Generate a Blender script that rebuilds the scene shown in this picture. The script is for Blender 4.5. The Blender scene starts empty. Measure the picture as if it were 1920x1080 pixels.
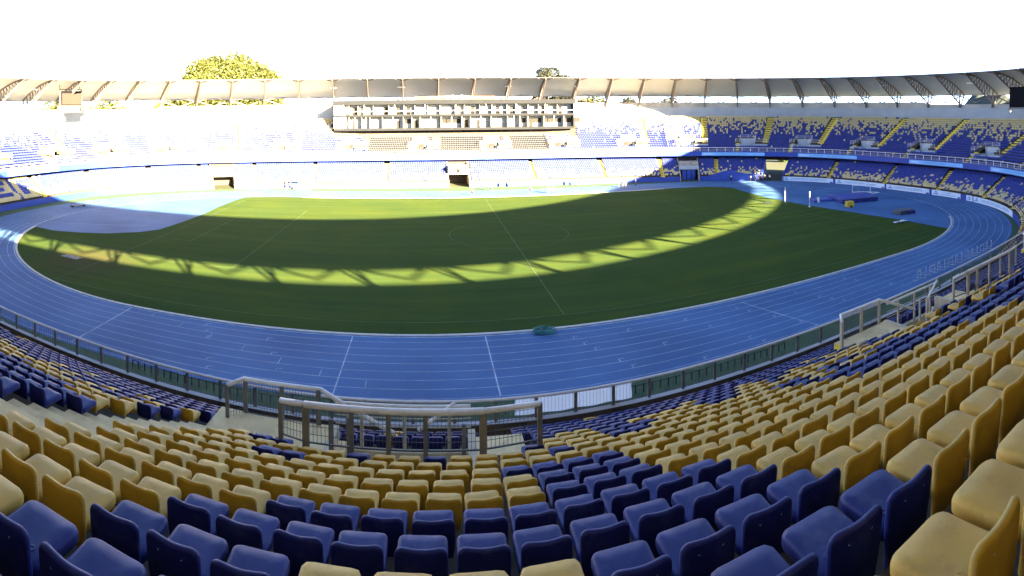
import bpy, bmesh, math, random
import numpy as np
from mathutils import Vector, Matrix
random.seed(7); rng = np.random.default_rng(11)
sc = bpy.context.scene
col = sc.collection
PI = math.pi

# ---------------------------------------------------------------- materials
def new_mat(name):
    m = bpy.data.materials.new(name); m.use_nodes = True
    nt = m.node_tree; b = nt.nodes['Principled BSDF']
    return m, nt, b

def mat(name, rgb, rough=0.6, var=0.12, scale=3.0, metal=0.0, spec=0.5, dirt=None, dirt_amt=0.3, dirt_scale=1.2, bump=0.0, bump_scale=30., alpha=1.0, coord='Object', detail=4.0, scuff=None):
    m, nt, b = new_mat(name)
    N = nt.nodes; L = nt.links
    tc = N.new('ShaderNodeTexCoord')
    geo = N.new('ShaderNodeNewGeometry')
    src = geo.outputs['Position'] if coord == 'World' else tc.outputs['Object']
    no = N.new('ShaderNodeTexNoise'); no.inputs['Scale'].default_value = scale; no.inputs['Detail'].default_value = detail
    L.new(src, no.inputs['Vector'])
    ramp = N.new('ShaderNodeMapRange'); ramp.inputs['From Min'].default_value = 0.3; ramp.inputs['From Max'].default_value = 0.7
    ramp.inputs['To Min'].default_value = 1.0 - var; ramp.inputs['To Max'].default_value = 1.0 + var
    L.new(no.outputs['Fac'], ramp.inputs['Value'])
    mul = N.new('ShaderNodeVectorMath'); mul.operation = 'SCALE'
    mul.inputs[0].default_value = rgb[:3]
    L.new(ramp.outputs['Result'], mul.inputs['Scale'])
    out = mul.outputs['Vector']
    if dirt:
        n2 = N.new('ShaderNodeTexNoise'); n2.inputs['Scale'].default_value = dirt_scale; n2.inputs['Detail'].default_value = 8; n2.inputs['Roughness'].default_value = 0.7
        L.new(src, n2.inputs['Vector'])
        r2 = N.new('ShaderNodeMapRange'); r2.inputs['From Min'].default_value = 0.52; r2.inputs['From Max'].default_value = 0.75; r2.inputs['To Max'].default_value = dirt_amt
        L.new(n2.outputs['Fac'], r2.inputs['Value'])
        mx = N.new('ShaderNodeMix'); mx.data_type = 'RGBA'
        L.new(r2.outputs['Result'], mx.inputs['Factor']); L.new(out, mx.inputs['A']); mx.inputs['B'].default_value = (*dirt, 1)
        out = mx.outputs['Result']
    if scuff:
        mp = N.new('ShaderNodeMapping'); mp.inputs['Scale'].default_value = (9, 31, 14); mp.inputs['Rotation'].default_value = (.3, .2, .9); L.new(src, mp.inputs['Vector'])
        n4 = N.new('ShaderNodeTexNoise'); n4.inputs['Scale'].default_value = 1.6; n4.inputs['Detail'].default_value = 7; n4.inputs['Roughness'].default_value = .75; L.new(mp.outputs['Vector'], n4.inputs['Vector'])
        r4 = N.new('ShaderNodeMapRange'); r4.inputs['From Min'].default_value = .58; r4.inputs['From Max'].default_value = .72; r4.inputs['To Max'].default_value = .6; L.new(n4.outputs['Fac'], r4.inputs['Value'])
        m4 = N.new('ShaderNodeMix'); m4.data_type = 'RGBA'; L.new(r4.outputs['Result'], m4.inputs['Factor']); L.new(out, m4.inputs['A']); m4.inputs['B'].default_value = (*scuff, 1)
        out = m4.outputs['Result']
    L.new(out, b.inputs['Base Color'])
    b.inputs['Roughness'].default_value = rough; b.inputs['Metallic'].default_value = metal
    b.inputs['Specular IOR Level'].default_value = spec
    b.inputs['Alpha'].default_value = alpha
    if bump:
        n3 = N.new('ShaderNodeTexNoise'); n3.inputs['Scale'].default_value = bump_scale; n3.inputs['Detail'].default_value = 6
        L.new(src, n3.inputs['Vector'])
        bp = N.new('ShaderNodeBump'); bp.inputs['Strength'].default_value = bump; bp.inputs['Distance'].default_value = 0.02
        L.new(n3.outputs['Fac'], bp.inputs['Height']); L.new(bp.outputs['Normal'], b.inputs['Normal'])
    return m

M = {}
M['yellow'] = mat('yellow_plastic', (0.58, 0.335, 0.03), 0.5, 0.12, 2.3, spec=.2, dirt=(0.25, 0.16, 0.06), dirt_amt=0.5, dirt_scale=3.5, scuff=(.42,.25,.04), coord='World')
M['yellow_faded'] = mat('bleached_lit_yellow_plastic', (0.61, 0.39, 0.088), 0.5, 0.14, 2.3, spec=.2, dirt=(0.36, 0.23, 0.08), dirt_amt=0.55, dirt_scale=6.5, scuff=(.40,.27,.10), coord='World')  # bleached yellow, with sky light on pans and fronts painted into the colour
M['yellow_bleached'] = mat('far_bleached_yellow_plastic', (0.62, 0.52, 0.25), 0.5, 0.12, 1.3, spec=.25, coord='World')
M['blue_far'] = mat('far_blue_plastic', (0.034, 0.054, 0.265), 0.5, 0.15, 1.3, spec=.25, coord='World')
M['blue_faded'] = mat('bleached_lit_blue_plastic', (0.021, 0.029, 0.150), 0.5, 0.15, 2.3, spec=.22, dirt=(0.12, 0.13, 0.22), dirt_amt=0.45, dirt_scale=3.5, scuff=(.05,.06,.17), coord='World')  # bleached blue, lightened further to imitate sky sheen on pans and fronts
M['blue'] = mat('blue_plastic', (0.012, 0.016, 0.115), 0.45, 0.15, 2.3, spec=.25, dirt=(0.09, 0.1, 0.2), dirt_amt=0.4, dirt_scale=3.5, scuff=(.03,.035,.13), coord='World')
M['grey_seat'] = mat('grey_plastic', (0.032, 0.038, 0.052), 0.5, 0.1, 2.3, coord='World')
M['concrete'] = mat('concrete', (0.33, 0.30, 0.25), 0.9, 0.18, 0.8, dirt=(0.10, 0.085, 0.07), dirt_amt=0.75, dirt_scale=1.7, bump=0.3, coord='World')
M['tread'] = mat('terrace_concrete', (0.085, 0.072, 0.058), 0.95, 0.25, 0.9, spec=.1, dirt=(0.03, 0.026, 0.022), dirt_amt=0.8, dirt_scale=1.1, bump=0.2, coord='World')
M['step'] = mat('worn_step_concrete', (0.80, 0.63, 0.34), 0.9, 0.14, 1.5, spec=.1, dirt=(0.30, 0.23, 0.13), dirt_amt=0.55, dirt_scale=2.6, bump=0.4, coord='World')
M['yellow_step'] = mat('yellow_step_paint', (0.66, 0.50, 0.06), 0.8, 0.15, 2.0, dirt=(0.3, 0.25, 0.15), dirt_amt=0.7, coord='World')
M['cream_wall'] = mat('cream_paint', (0.55, 0.48, 0.33), 0.8, 0.1, 1.0, dirt=(0.25, 0.17, 0.08), dirt_amt=0.5, dirt_scale=1.5, coord='World')
M['dark_parapet'] = mat('dark_stained_concrete', (0.10, 0.075, 0.055), 0.9, 0.3, 1.2, dirt=(0.03, 0.025, 0.02), dirt_amt=0.7, dirt_scale=0.8, coord='World')
M['wall_grey'] = mat('grey_blue_wall', (0.36, 0.40, 0.43), 0.85, 0.07, 0.35, dirt=(0.24, 0.27, 0.28), dirt_amt=0.4, dirt_scale=0.2, coord='World')
M['wall_band'] = mat('weathered_band', (0.42, 0.40, 0.35), 0.9, 0.15, 0.25, dirt=(0.14, 0.16, 0.15), dirt_amt=0.75, dirt_scale=0.13, coord='World')
M['blue_paint'] = mat('blue_wall_paint', (0.018, 0.055, 0.32), 0.6, 0.1, 0.5, dirt=(0.03, 0.05, 0.15), dirt_amt=0.4, coord='World')
M['light_blue'] = mat('light_blue_banner', (0.20, 0.47, 0.80), 0.6, 0.06, 0.5, coord='World')
M['white_board'] = mat('pale_board', (0.62, 0.74, 0.85), 0.5, 0.05, 0.5, coord='World')
M['board_text'] = mat('board_lettering', (0.05, 0.25, 0.50), 0.6, 0.03)
M['membrane'] = mat('roof_membrane', (0.53, 0.58, 0.64), 0.75, 0.05, 0.15, dirt=(0.44, 0.47, 0.50), dirt_amt=0.5, dirt_scale=0.1, coord='World')
M['steel_brown'] = mat('brown_painted_steel', (0.15, 0.12, 0.105), 0.6, 0.1, 1.0)
M['rail_white'] = mat('worn_white_rail', (0.80, 0.78, 0.74), 0.45, 0.06, 4.0, dirt=(0.5, 0.44, 0.36), dirt_amt=0.5, dirt_scale=5, coord='World')
M['post_brown'] = mat('rail_post', (0.19, 0.178, 0.16), 0.6, 0.2, 4.0, dirt=(0.24, 0.18, 0.12), dirt_amt=0.4, dirt_scale=4, coord='World')
M['wire'] = mat('rail_wire', (0.09, 0.085, 0.08), 0.5, 0.1, 4.0)
M['pale_post'] = mat('pale_post', (0.50, 0.45, 0.36), 0.6, 0.1, 4.0, coord='World')
M['black'] = mat('black_panel', (0.006, 0.006, 0.008), 0.8, 0.1, 2.0, spec=.08)
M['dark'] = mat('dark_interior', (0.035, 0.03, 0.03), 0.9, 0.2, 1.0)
M['brown_fascia'] = mat('brown_fascia', (0.016, 0.018, 0.022), 0.8, 0.1, 0.4, spec=0.1)
M['cream'] = mat('cream_interior', (0.27, 0.28, 0.27), 0.8, 0.05, 0.5)
M['box_door'] = mat('grey_door', (0.022, 0.022, 0.020), .7, .1, 1., spec=.1)
M['glass_dark'] = mat('dark_window', (0.06, 0.08, 0.08), 0.12, 0.1, 0.5)
M['white'] = mat('white_paint', (0.78, 0.78, 0.76), 0.5, 0.04, 2.0)
M['orange_wood'] = mat('orange_panel', (0.16, 0.08, 0.03), 0.7, 0.08, 0.4)
M['mat_blue'] = mat('landing_mat_vinyl', (0.03, 0.06, 0.30), 0.5, 0.12, 0.8, dirt=(0.07, 0.09, 0.26), dirt_amt=0.6, coord='World')
M['mat_dark'] = mat('mat_dark_blue', (0.012, 0.022, 0.15), 0.5, 0.1, 1.0)
M['yellow_box'] = mat('yellow_mat', (0.62, 0.45, 0.03), 0.6, 0.1, 1.0)
M['tarp'] = mat('dark_tarp', (0.06, 0.07, 0.09), 0.5, 0.2, 1.0)
M['hose'] = mat('green_hose', (0.03, 0.19, 0.17), 0.4, 0.1, 2.0)
M['kerb'] = mat('track_kerb', (0.46, 0.46, 0.43), 0.7, 0.2, 1.2, dirt=(0.2, 0.2, 0.17), dirt_amt=0.6, coord='World')
M['gutter'] = mat('pale_gutter', (0.42, 0.44, 0.45), 0.8, 0.1, 1.0, coord='World')
M['sheet'] = mat('pale_plastic_sheet', (0.72, 0.78, 0.84), 0.3, 0.12, 1.5, coord='World')
_m = M['sheet']; _nt = _m.node_tree; _tr = _nt.nodes.new('ShaderNodeBsdfTranslucent'); _tr.inputs['Color'].default_value = (.72, .80, .88, 1)
_mx = _nt.nodes.new('ShaderNodeMixShader'); _mx.inputs[0].default_value = .65
_nt.links.new(_nt.nodes['Principled BSDF'].outputs[0], _mx.inputs[1]); _nt.links.new(_tr.outputs[0], _mx.inputs[2]); _nt.links.new(_mx.outputs[0], _nt.nodes['Material Output'].inputs['Surface'])
M['lane'] = mat('lane_paint', (0.36, 0.43, 0.55), 0.7, 0.45, .9, coord='World')
M['chalk'] = mat('pitch_chalk', (0.060, 0.095, 0.032), 0.9, 0.5, 0.7, coord='World')
M['skin'] = mat('skin', (0.42, 0.25, 0.17), 0.6, 0.05)
M['hair'] = mat('dark_hair', (0.02, 0.015, 0.012), 0.6, 0.1)
M['bark'] = mat('bark', (0.12, 0.09, 0.06), 0.9, 0.2, 3.0)
M['mast_steel'] = mat('galvanised_mast', (0.55, 0.56, 0.58), 0.5, 0.05)
M['canopy_blue'] = mat('blue_canopy', (0.08, 0.18, 0.55), 0.7, 0.08)

def leaf_mat(name, c1, c2, scale=0.22):
    m, nt, b = new_mat(name); N = nt.nodes; L = nt.links
    g = N.new('ShaderNodeNewGeometry'); no = N.new('ShaderNodeTexNoise'); no.inputs['Scale'].default_value = scale; no.inputs['Detail'].default_value = 3
    L.new(g.outputs['Position'], no.inputs['Vector'])
    r = N.new('ShaderNodeMapRange'); r.inputs['From Min'].default_value = .35; r.inputs['From Max'].default_value = .65
    L.new(no.outputs['Fac'], r.inputs['Value'])
    ad = N.new('ShaderNodeMath'); ad.operation = 'MULTIPLY_ADD'; ad.inputs[1].default_value = .2; ad.use_clamp = True
    L.new(g.outputs['Random Per Island'], ad.inputs[0])
    sb = N.new('ShaderNodeMath'); sb.operation = 'MULTIPLY'; sb.inputs[1].default_value = .8
    L.new(r.outputs['Result'], sb.inputs[0]); L.new(sb.outputs[0], ad.inputs[2])
    mx = N.new('ShaderNodeMix'); mx.data_type = 'RGBA'; mx.inputs['A'].default_value = (*c1, 1); mx.inputs['B'].default_value = (*c2, 1)
    L.new(ad.outputs[0], mx.inputs['Factor']); L.new(mx.outputs['Result'], b.inputs['Base Color'])
    b.inputs['Roughness'].default_value = .6
    return m
M['leaf_yellow'] = leaf_mat('leaf_yellow_green', (0.027, 0.036, 0.004), (0.050, 0.058, 0.006), .14)
M['leaf_dark'] = leaf_mat('leaf_dark_green', (0.010, 0.014, 0.008), (0.024, 0.029, 0.015))

M['leaf_bright'] = leaf_mat('leaf_bright_green', (0.03, 0.07, 0.006), (0.07, 0.14, 0.012))
def grass_mat():
    m, nt, b = new_mat('pitch_grass'); N = nt.nodes; L = nt.links
    g = N.new('ShaderNodeNewGeometry')
    def noise(scale, detail=4, stretch=None, rough=.6):
        no = N.new('ShaderNodeTexNoise'); no.inputs['Scale'].default_value = scale; no.inputs['Detail'].default_value = detail; no.inputs['Roughness'].default_value = rough
        if stretch:
            mp = N.new('ShaderNodeMapping'); mp.inputs['Scale'].default_value = stretch
            L.new(g.outputs['Position'], mp.inputs['Vector']); L.new(mp.outputs['Vector'], no.inputs['Vector'])
        else: L.new(g.outputs['Position'], no.inputs['Vector'])
        return no.outputs['Fac']
    def rng_(v, a, bb, c=0., d=1.):
        r = N.new('ShaderNodeMapRange'); r.inputs['From Min'].default_value = a; r.inputs['From Max'].default_value = bb; r.inputs['To Min'].default_value = c; r.inputs['To Max'].default_value = d
        L.new(v, r.inputs['Value']); return r.outputs['Result']
    def mix(f, A, B):
        x = N.new('ShaderNodeMix'); x.data_type = 'RGBA'; L.new(f, x.inputs['Factor'])
        for k, v in (('A', A), ('B', B)):
            if isinstance(v, tuple): x.inputs[k].default_value = (*v, 1)
            else: L.new(v, x.inputs[k])
        return x.outputs['Result']
    c = mix(rng_(noise(.09, 4), .35, .65), (0.040, 0.076, 0.024), (0.064, 0.092, 0.018))
    c = mix(rng_(noise(.5, 5, (.05, 1.3, 1.)), .42, .60, 0, .7), c, (0.072, 0.100, 0.021))      # mowing and wear streaks along the pitch
    c = mix(rng_(noise(.045, 6, None, .7), .56, .72, 0, .5), c, (0.070, 0.080, 0.016))        # dry patches
    c = mix(rng_(noise(.45, 3, (.03, 1., 1.)), .40, .60, 0., .45), c, (0.030, 0.058, 0.018))
    # trodden brown patch near the western bend
    dv = N.new('ShaderNodeVectorMath'); dv.operation = 'DISTANCE'; L.new(g.outputs['Position'], dv.inputs[0]); dv.inputs[1].default_value = (-56, -25.5, 0)
    nn = noise(.5, 5)
    ad = N.new('ShaderNodeMath'); ad.operation = 'MULTIPLY_ADD'; ad.inputs[1].default_value = 9; L.new(nn, ad.inputs[0]); L.new(dv.outputs['Value'], ad.inputs[2])
    c = mix(rng_(ad.outputs[0], 7., 14., .7, 0.), c, (0.085, 0.066, 0.032))
    c = mix(rng_(noise(.16, 7, (.5, 1., 1.), .72), .50, .66, 0, .55), c, (0.028, 0.058, 0.016))
    c = mix(rng_(noise(3.5, 6, None, .75), .3, .75, 0., .5), c, (0.026, 0.05, 0.012))
    L.new(c, b.inputs['Base Color']); b.inputs['Roughness'].default_value = .95; b.inputs['Specular IOR Level'].default_value = .02
    return m
M['grass'] = grass_mat()
M['strip_grass'] = mat('strip_grass', (0.03, 0.075, 0.03), 0.9, 0.3, 0.8, dirt=(0.07, 0.07, 0.03), dirt_amt=0.5, dirt_scale=.5, coord='World')
M['ground'] = mat('outer_ground', (0.035, 0.045, 0.016), 0.9, 0.2, 0.05, coord='World')

def track_mat():
    m, nt, b = new_mat('blue_track'); N = nt.nodes; L = nt.links
    g = N.new('ShaderNodeNewGeometry')
    n1 = N.new('ShaderNodeTexNoise'); n1.inputs['Scale'].default_value = .12; n1.inputs['Detail'].default_value = 6; L.new(g.outputs['Position'], n1.inputs['Vector'])
    r = N.new('ShaderNodeMapRange'); r.inputs['From Min'].default_value = .35; r.inputs['From Max'].default_value = .65; L.new(n1.outputs['Fac'], r.inputs['Value'])
    mx = N.new('ShaderNodeMix'); mx.data_type = 'RGBA'; mx.inputs['A'].default_value = (0.033, 0.098, 0.235, 1); mx.inputs['B'].default_value = (0.052, 0.142, 0.318, 1)
    L.new(r.outputs['Result'], mx.inputs['Factor'])
    n2 = N.new('ShaderNodeTexNoise'); n2.inputs['Scale'].default_value = 6; n2.inputs['Detail'].default_value = 6; n2.inputs['Roughness'].default_value = .8; L.new(g.outputs['Position'], n2.inputs['Vector'])
    r2 = N.new('ShaderNodeMapRange'); r2.inputs['From Min'].default_value = .25; r2.inputs['From Max'].default_value = .75; r2.inputs['To Min'].default_value = .8; r2.inputs['To Max'].default_value = 1.2; L.new(n2.outputs['Fac'], r2.inputs['Value'])
    ml = N.new('ShaderNodeVectorMath'); ml.operation = 'SCALE'; L.new(mx.outputs['Result'], ml.inputs[0]); L.new(r2.outputs['Result'], ml.inputs['Scale'])
    L.new(ml.outputs['Vector'], b.inputs['Base Color']); b.inputs['Roughness'].default_value = .75; b.inputs['Specular IOR Level'].default_value = .3
    return m
M['track'] = track_mat()

# ---------------------------------------------------------------- mesh helpers
class MB:
    def __init__(s): s.v = []; s.f = []; s.m = []
    def add(s, vs, fs, mi=0):
        o = len(s.v); s.v.extend([tuple(map(float, p)) for p in vs]); s.f.extend([tuple(i + o for i in f) for f in fs]); s.m.extend([mi] * len(fs))
    def box(s, c, size, rot=0., mi=0, ax=None):
        x, y, z = size[0] / 2, size[1] / 2, size[2] / 2
        ca, sa = math.cos(rot), math.sin(rot); vs = []
        for dz in (-z, z):
            for dx, dy in ((-x, -y), (x, -y), (x, y), (-x, y)):
                vs.append((c[0] + dx * ca - dy * sa, c[1] + dx * sa + dy * ca, c[2] + dz))
        s.add(vs, [(3, 2, 1, 0), (4, 5, 6, 7), (0, 1, 5, 4), (1, 2, 6, 5), (2, 3, 7, 6), (3, 0, 4, 7)], mi)
    def hexa(s, p, mi=0):   # 8 points: bottom 4 ccw, top 4 ccw
        s.add(p, [(3, 2, 1, 0), (4, 5, 6, 7), (0, 1, 5, 4), (1, 2, 6, 5), (2, 3, 7, 6), (3, 0, 4, 7)], mi)
    def tube(s, pts, r, n=6, mi=0, caps=True):
        pts = [Vector(p) for p in pts]; base = len(s.v); k = len(pts)
        rr = r if isinstance(r, (list, tuple)) else [r] * k
        for i, p in enumerate(pts):
            d = (pts[min(i + 1, k - 1)] - pts[max(i - 1, 0)]).normalized()
            up = Vector((0, 0, 1)) if abs(d.z) < .95 else Vector((1, 0, 0))
            a = d.cross(up).normalized(); b = a.cross(d).normalized()
            for j in range(n):
                t = 2 * PI * (j + .5) / n
                q = p + (a * math.cos(t) + b * math.sin(t)) * rr[i]
                s.v.append((q.x, q.y, q.z))
        fs = []
        for i in range(k - 1):
            for j in range(n):
                j2 = (j + 1) % n
                fs.append((base + i * n + j, base + i * n + j2, base + (i + 1) * n + j2, base + (i + 1) * n + j))
        if caps: fs.append(tuple(base + j for j in reversed(range(n)))); fs.append(tuple(base + (k - 1) * n + j for j in range(n)))
        s.f.extend(fs); s.m.extend([mi] * len(fs))
    def strip(s, rows, mi=0, closed=False):   # rows: list of equal length point lists
        n = len(rows[0]); base = len(s.v)
        for r in rows: s.v.extend([tuple(map(float, p)) for p in r])
        fs = []
        for i in range(len(rows) - 1):
            for j in range(n if closed else n - 1):
                j2 = (j + 1) % n
                fs.append((base + i * n + j, base + i * n + j2, base + (i + 1) * n + j2, base + (i + 1) * n + j))
        s.f.extend(fs); s.m.extend([mi] * len(fs))

def link(o, parent=None):
    col.objects.link(o)
    if parent is not None: o.parent = parent
    return o
def obj(name, mb, mats, parent=None, smooth=False):
    me = bpy.data.meshes.new(name)
    if isinstance(mb, MB):
        me.from_pydata(mb.v, [], mb.f)
        me.polygons.foreach_set('material_index', mb.m)
    for m in (mats if isinstance(mats, (list, tuple)) else [mats]): me.materials.append(M[m] if isinstance(m, str) else m)
    if smooth: me.polygons.foreach_set('use_smooth', [True] * len(me.polygons))
    me.update()
    return link(bpy.data.objects.new(name, me), parent)
def tag(o, label=None, cat=None, group=None, kind=None):
    if label: o['label'] = label
    if cat: o['category'] = cat
    if group: o['group'] = group
    if kind: o['kind'] = kind
    return o
def empty(name, loc, label=None, cat=None, group=None, rz=0.):
    o = bpy.data.objects.new(name, None); o.empty_display_size = .3; o.location = loc; o.rotation_euler = (0, 0, rz)
    link(o); return tag(o, label, cat, group)
def shift(mb, c):
    mb.v = [(p[0] - c[0], p[1] - c[1], p[2] - c[2]) for p in mb.v]; return mb

# ---------------------------------------------------------------- the bowl
OX, OY = -3.4526, -0.1179
NF = 4000
def sring(A, B, n, num=20000):
    T = np.linspace(0, 2 * PI, num, endpoint=False) - PI / 2; c, s = np.cos(T), np.sin(T)
    r = (abs(c / A) ** n + abs(s / B) ** n) ** (-1 / n)
    return np.c_[OX + r * c, OY + r * s]
def resample(P, n):
    Q = np.r_[P, P[:1]]; L = np.r_[0, np.cumsum(np.hypot(*np.diff(Q, axis=0).T))]
    s = np.linspace(0, L[-1], n, endpoint=False)
    return np.c_[np.interp(s, L, Q[:, 0]), np.interp(s, L, Q[:, 1])], L[-1]
RF, LF = resample(sring(92.532, 61.672, 2.6295), NF)      # front of the upper tier, arc length from the near middle, counter-clockwise
_t = np.roll(RF, -1, 0) - np.roll(RF, 1, 0); _t /= np.linalg.norm(_t, axis=1)[:, None]
RN = np.c_[_t[:, 1], -_t[:, 0]]
def offs(A, B, n):
    X, Y = RF[:, 0] - OX, RF[:, 1] - OY
    lo = np.full(NF, -15.); hi = np.full(NF, 40.)
    for _ in range(50):
        m = (lo + hi) / 2; g = abs((X + RN[:, 0] * m) / A) ** n + abs((Y + RN[:, 1] * m) / B) ** n - 1
        lo = np.where(g < 0, m, lo); hi = np.where(g < 0, hi, m)
    return (lo + hi) / 2
KB = offs(115.08, 84.22, 2.448) / 22.5
OBASE = offs(88.6235, 53.35, 2.7577)
OFRONT = offs(101.7, 70.9, 2.28)
OREAR = offs(117.5, 86.65, 2.448)
SA = np.arange(NF + 1) / NF * LF
def per(a, s): return np.interp(np.mod(s, LF), SA, np.r_[a, a[:1]])
def base(s): return np.stack([per(RF[:, 0], s), per(RF[:, 1], s)], -1)
def nrm(s):
    n = np.stack([per(RN[:, 0], s), per(RN[:, 1], s)], -1)
    return n / np.linalg.norm(n, axis=-1, keepdims=True)
def kb(s): return per(KB, s)
def P(s, o, z):          # point at arc position s, offset o metres behind the tier front
    b = base(s); n = nrm(s); q = b + n * (o * kb(s))
    return (float(q[0]), float(q[1]), float(z))
def PR(s, o, z):         # same without the depth factor
    b = base(s); n = nrm(s); q = b + n * o
    return (float(q[0]), float(q[1]), float(z))
def rings(s, o, z):      # arrays
    s = np.asarray(s); b = base(s); n = nrm(s); q = b + n * (np.asarray(o) * kb(s))[:, None]
    return np.c_[q, np.full(len(s), z) if np.isscalar(z) else z]
def ringsR(s, o, z):
    s = np.asarray(s); b = base(s); n = nrm(s); q = b + n * (np.zeros(len(s)) + o)[:, None]
    return np.c_[q, np.full(len(s), z) if np.isscalar(z) else z]
def ang(s):
    n = nrm(s); return math.atan2(n[1], n[0])

NROW = 19; O0 = 1.42; DO = .99; ZF0 = 7.32; DZ = .53
def row_o(j): return O0 + DO * j
def row_z(j): return ZF0 + DZ * j
VOM = [0. - 10.9, 9.1, 26.4, 45.8, 62.3, 78.5, 93.2, 109.6, 128.5, 146.1, 163.2, 177.9, 194.1, 210.6, 230., 249.1, 268.8, 288.2, 306.3, 321.6, 337., 351.6, 366., 384.6, 403.2, 417.6, 432.2, 447.6, 462.9, 481.4]
VOM = [v % LF for v in VOM]
def sd(s, v):            # signed arc difference
    return (np.asarray(s) - v + LF / 2) % LF - LF / 2
def upper_open(s, j):
    """True where no seat stands in row j of the upper tier"""
    s = np.asarray(s); r = np.zeros(s.shape, bool)
    for v in VOM:
        d = sd(s, v)
        if j <= 2: r |= (d > 2.05) & (d < 3.15)
        if 3 <= j <= 5: r |= (d > -5.1) & (d < 3.4)
        if j == 6: r |= (d > -2.2) & (d < 2.9)
        if j >= 3: r |= (d > -5.55) & (d < -3.75)
    return r
PBS0, PBS1 = 225.1, 292.3   # the press box stands over rows from here to here
LAISLE = [0., 19.6, 38.9, 57., 73.5, 85., 100.3, 116.5, 133.3, 151.7, 169.3, 186.5, 202.7, 219.6, 239., 259., 277.9, 297.2, 313.6, 328.4, 341.8, 359., 376., 393., 410., 427., 444., 461., 478., 495.]
LR = 11
def lower_o(s, i): return per(OBASE, s) + .7 + (1.6 - (per(OBASE, s) + .7)) * i / (LR - 1)
def lower_z(i): return 1.38 + .36 * i
GATES = [(322.3, 3.2), (259., 2.9), (194.6, 2.9), (169.3, 3.5)]       # openings through the lower tier
def lower_open(s):
    s = np.asarray(s); r = np.zeros(s.shape, bool)
    for a in LAISLE: r |= abs(sd(s, a)) < .65
    for g, w in GATES: r |= abs(sd(s, g)) < w + .25
    return r

stand = empty('grandstand', (OX, OY, 0), 'oval two-tier concrete grandstand with vivid blue fascia enclosing the running track', 'grandstand')
stand.location = (0, 0, 0)

# upper terrace: treads and risers cut open at the stairwells
brk = set(np.round(np.arange(0, LF, 2.0), 3).tolist())
for v in VOM: brk |= {round((v - 2.0) % LF, 3), round((v + 2.0) % LF, 3)}
SG = sorted(brk)
SGc = SG + [LF]
SGn = np.array(SGc)
pit_cell = np.zeros(len(SG), bool)
for i in range(len(SG)):
    mid = (SGc[i] + SGc[i + 1]) / 2
    pit_cell[i] = any(abs(sd(mid, v)) < 2.0 for v in VOM)
prof = [(0.02, 7.62, 0), (0.30, 7.62, 0), (0.30, ZF0, 0)]     # parapet top, inner face
for j in range(NROW):
    prof.append((row_o(j) + .17, row_z(j), j)); prof.append((row_o(j) + .17, row_z(j + 1), j + 1))
prof.append((22.5, row_z(NROW), NROW))
mb = MB(); rr = [rings(SGn, np.full(len(SGn), o), z) for o, z, j in prof]
for r in rr: mb.v.extend([tuple(p) for p in r])
n = len(SGn)
for k in range(len(prof) - 1):
    o0, o1 = prof[k][0], prof[k + 1][0]; hole = (o0 > 3.5 and o1 < 7.62)
    for i in range(n - 1):
        if hole and pit_cell[i]: continue
        mb.f.append((k * n + i, k * n + i + 1, (k + 1) * n + i + 1, (k + 1) * n + i)); mb.m.append(1 if k == 1 else 2 if k == 0 else 0)
obj('upper_terrace', mb, ['tread', 'dark_parapet', 'gutter'], stand)

# fascia, soffit, concourse wall under the upper tier
mb = MB(); S2 = np.linspace(0, LF, 401)
mb.strip([ringsR(S2, -.02, 7.62), ringsR(S2, -.02, 6.3)], 0)
obj('tier_fascia', mb, ['blue_paint'], stand)
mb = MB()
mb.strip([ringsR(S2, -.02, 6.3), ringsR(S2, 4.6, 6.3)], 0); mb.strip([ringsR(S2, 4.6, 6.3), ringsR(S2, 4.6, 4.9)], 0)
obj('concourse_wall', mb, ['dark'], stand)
# back wall
mb = MB()
mb.strip([rings(S2, 0 * S2 + 22.45, 20.45), rings(S2, 0 * S2 + 22.45, 17.0)], 0)
mb.strip([rings(S2, 0 * S2 + 22.38, 20.45), rings(S2, 0 * S2 + 22.45, 20.45)], 0)
obj('back_wall', mb, ['wall_grey'], stand)
mb = MB()
ZT = np.where((S2 > 138) & (S2 < 335), 22.05, 21.43)
mb.strip([rings(S2, 0 * S2 + 23.0, ZT), rings(S2, 0 * S2 + 22.36, ZT), rings(S2, 0 * S2 + 22.36, 20.46)], 0)
mb.strip([rings(S2, 0 * S2 + 23.0, 7.2), rings(S2, 0 * S2 + 23.0, ZT)], 1)
for part_ in (S2[S2 < 164.5], S2[S2 > 174.5]): mb.strip([rings(part_, 0 * part_ + 23.0, 0.), rings(part_, 0 * part_ + 23.0, 7.2)], 1)
obj('coping_band', mb, ['wall_band', 'concrete'], stand)

# lower terrace
brk = set(np.round(np.arange(0, LF, 2.0), 3).tolist())
for g, w in GATES: brk |= {round(g - w, 3), round(g + w, 3)}
SL = np.array(sorted(brk) + [LF])
gate_cell = [any(abs(sd((SL[i] + SL[i + 1]) / 2, g)) < w for g, w in GATES) for i in range(len(SL) - 1)]
prof = [('b', 0.0, 0.0, 1), ('b', 0.0, 1.3, 1), ('b', .25, 1.3, 0), ('b', .25, 1.38, 0)]
mb = MB(); rows = [ringsR(SL, per(OBASE, SL), 0.), ringsR(SL, per(OBASE, SL), 1.3), ringsR(SL, per(OBASE, SL) + .2, 1.3), ringsR(SL, per(OBASE, SL) + .2, 1.38)]
for i in range(LR):
    rows.append(ringsR(SL, lower_o(SL, i) + .12, lower_z(i))); rows.append(ringsR(SL, lower_o(SL, i) + .12, lower_z(i + 1)))
rows.append(ringsR(SL, 4.6, lower_z(LR)))
for r in rows: mb.v.extend([tuple(p) for p in r])
n = len(SL)
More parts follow.
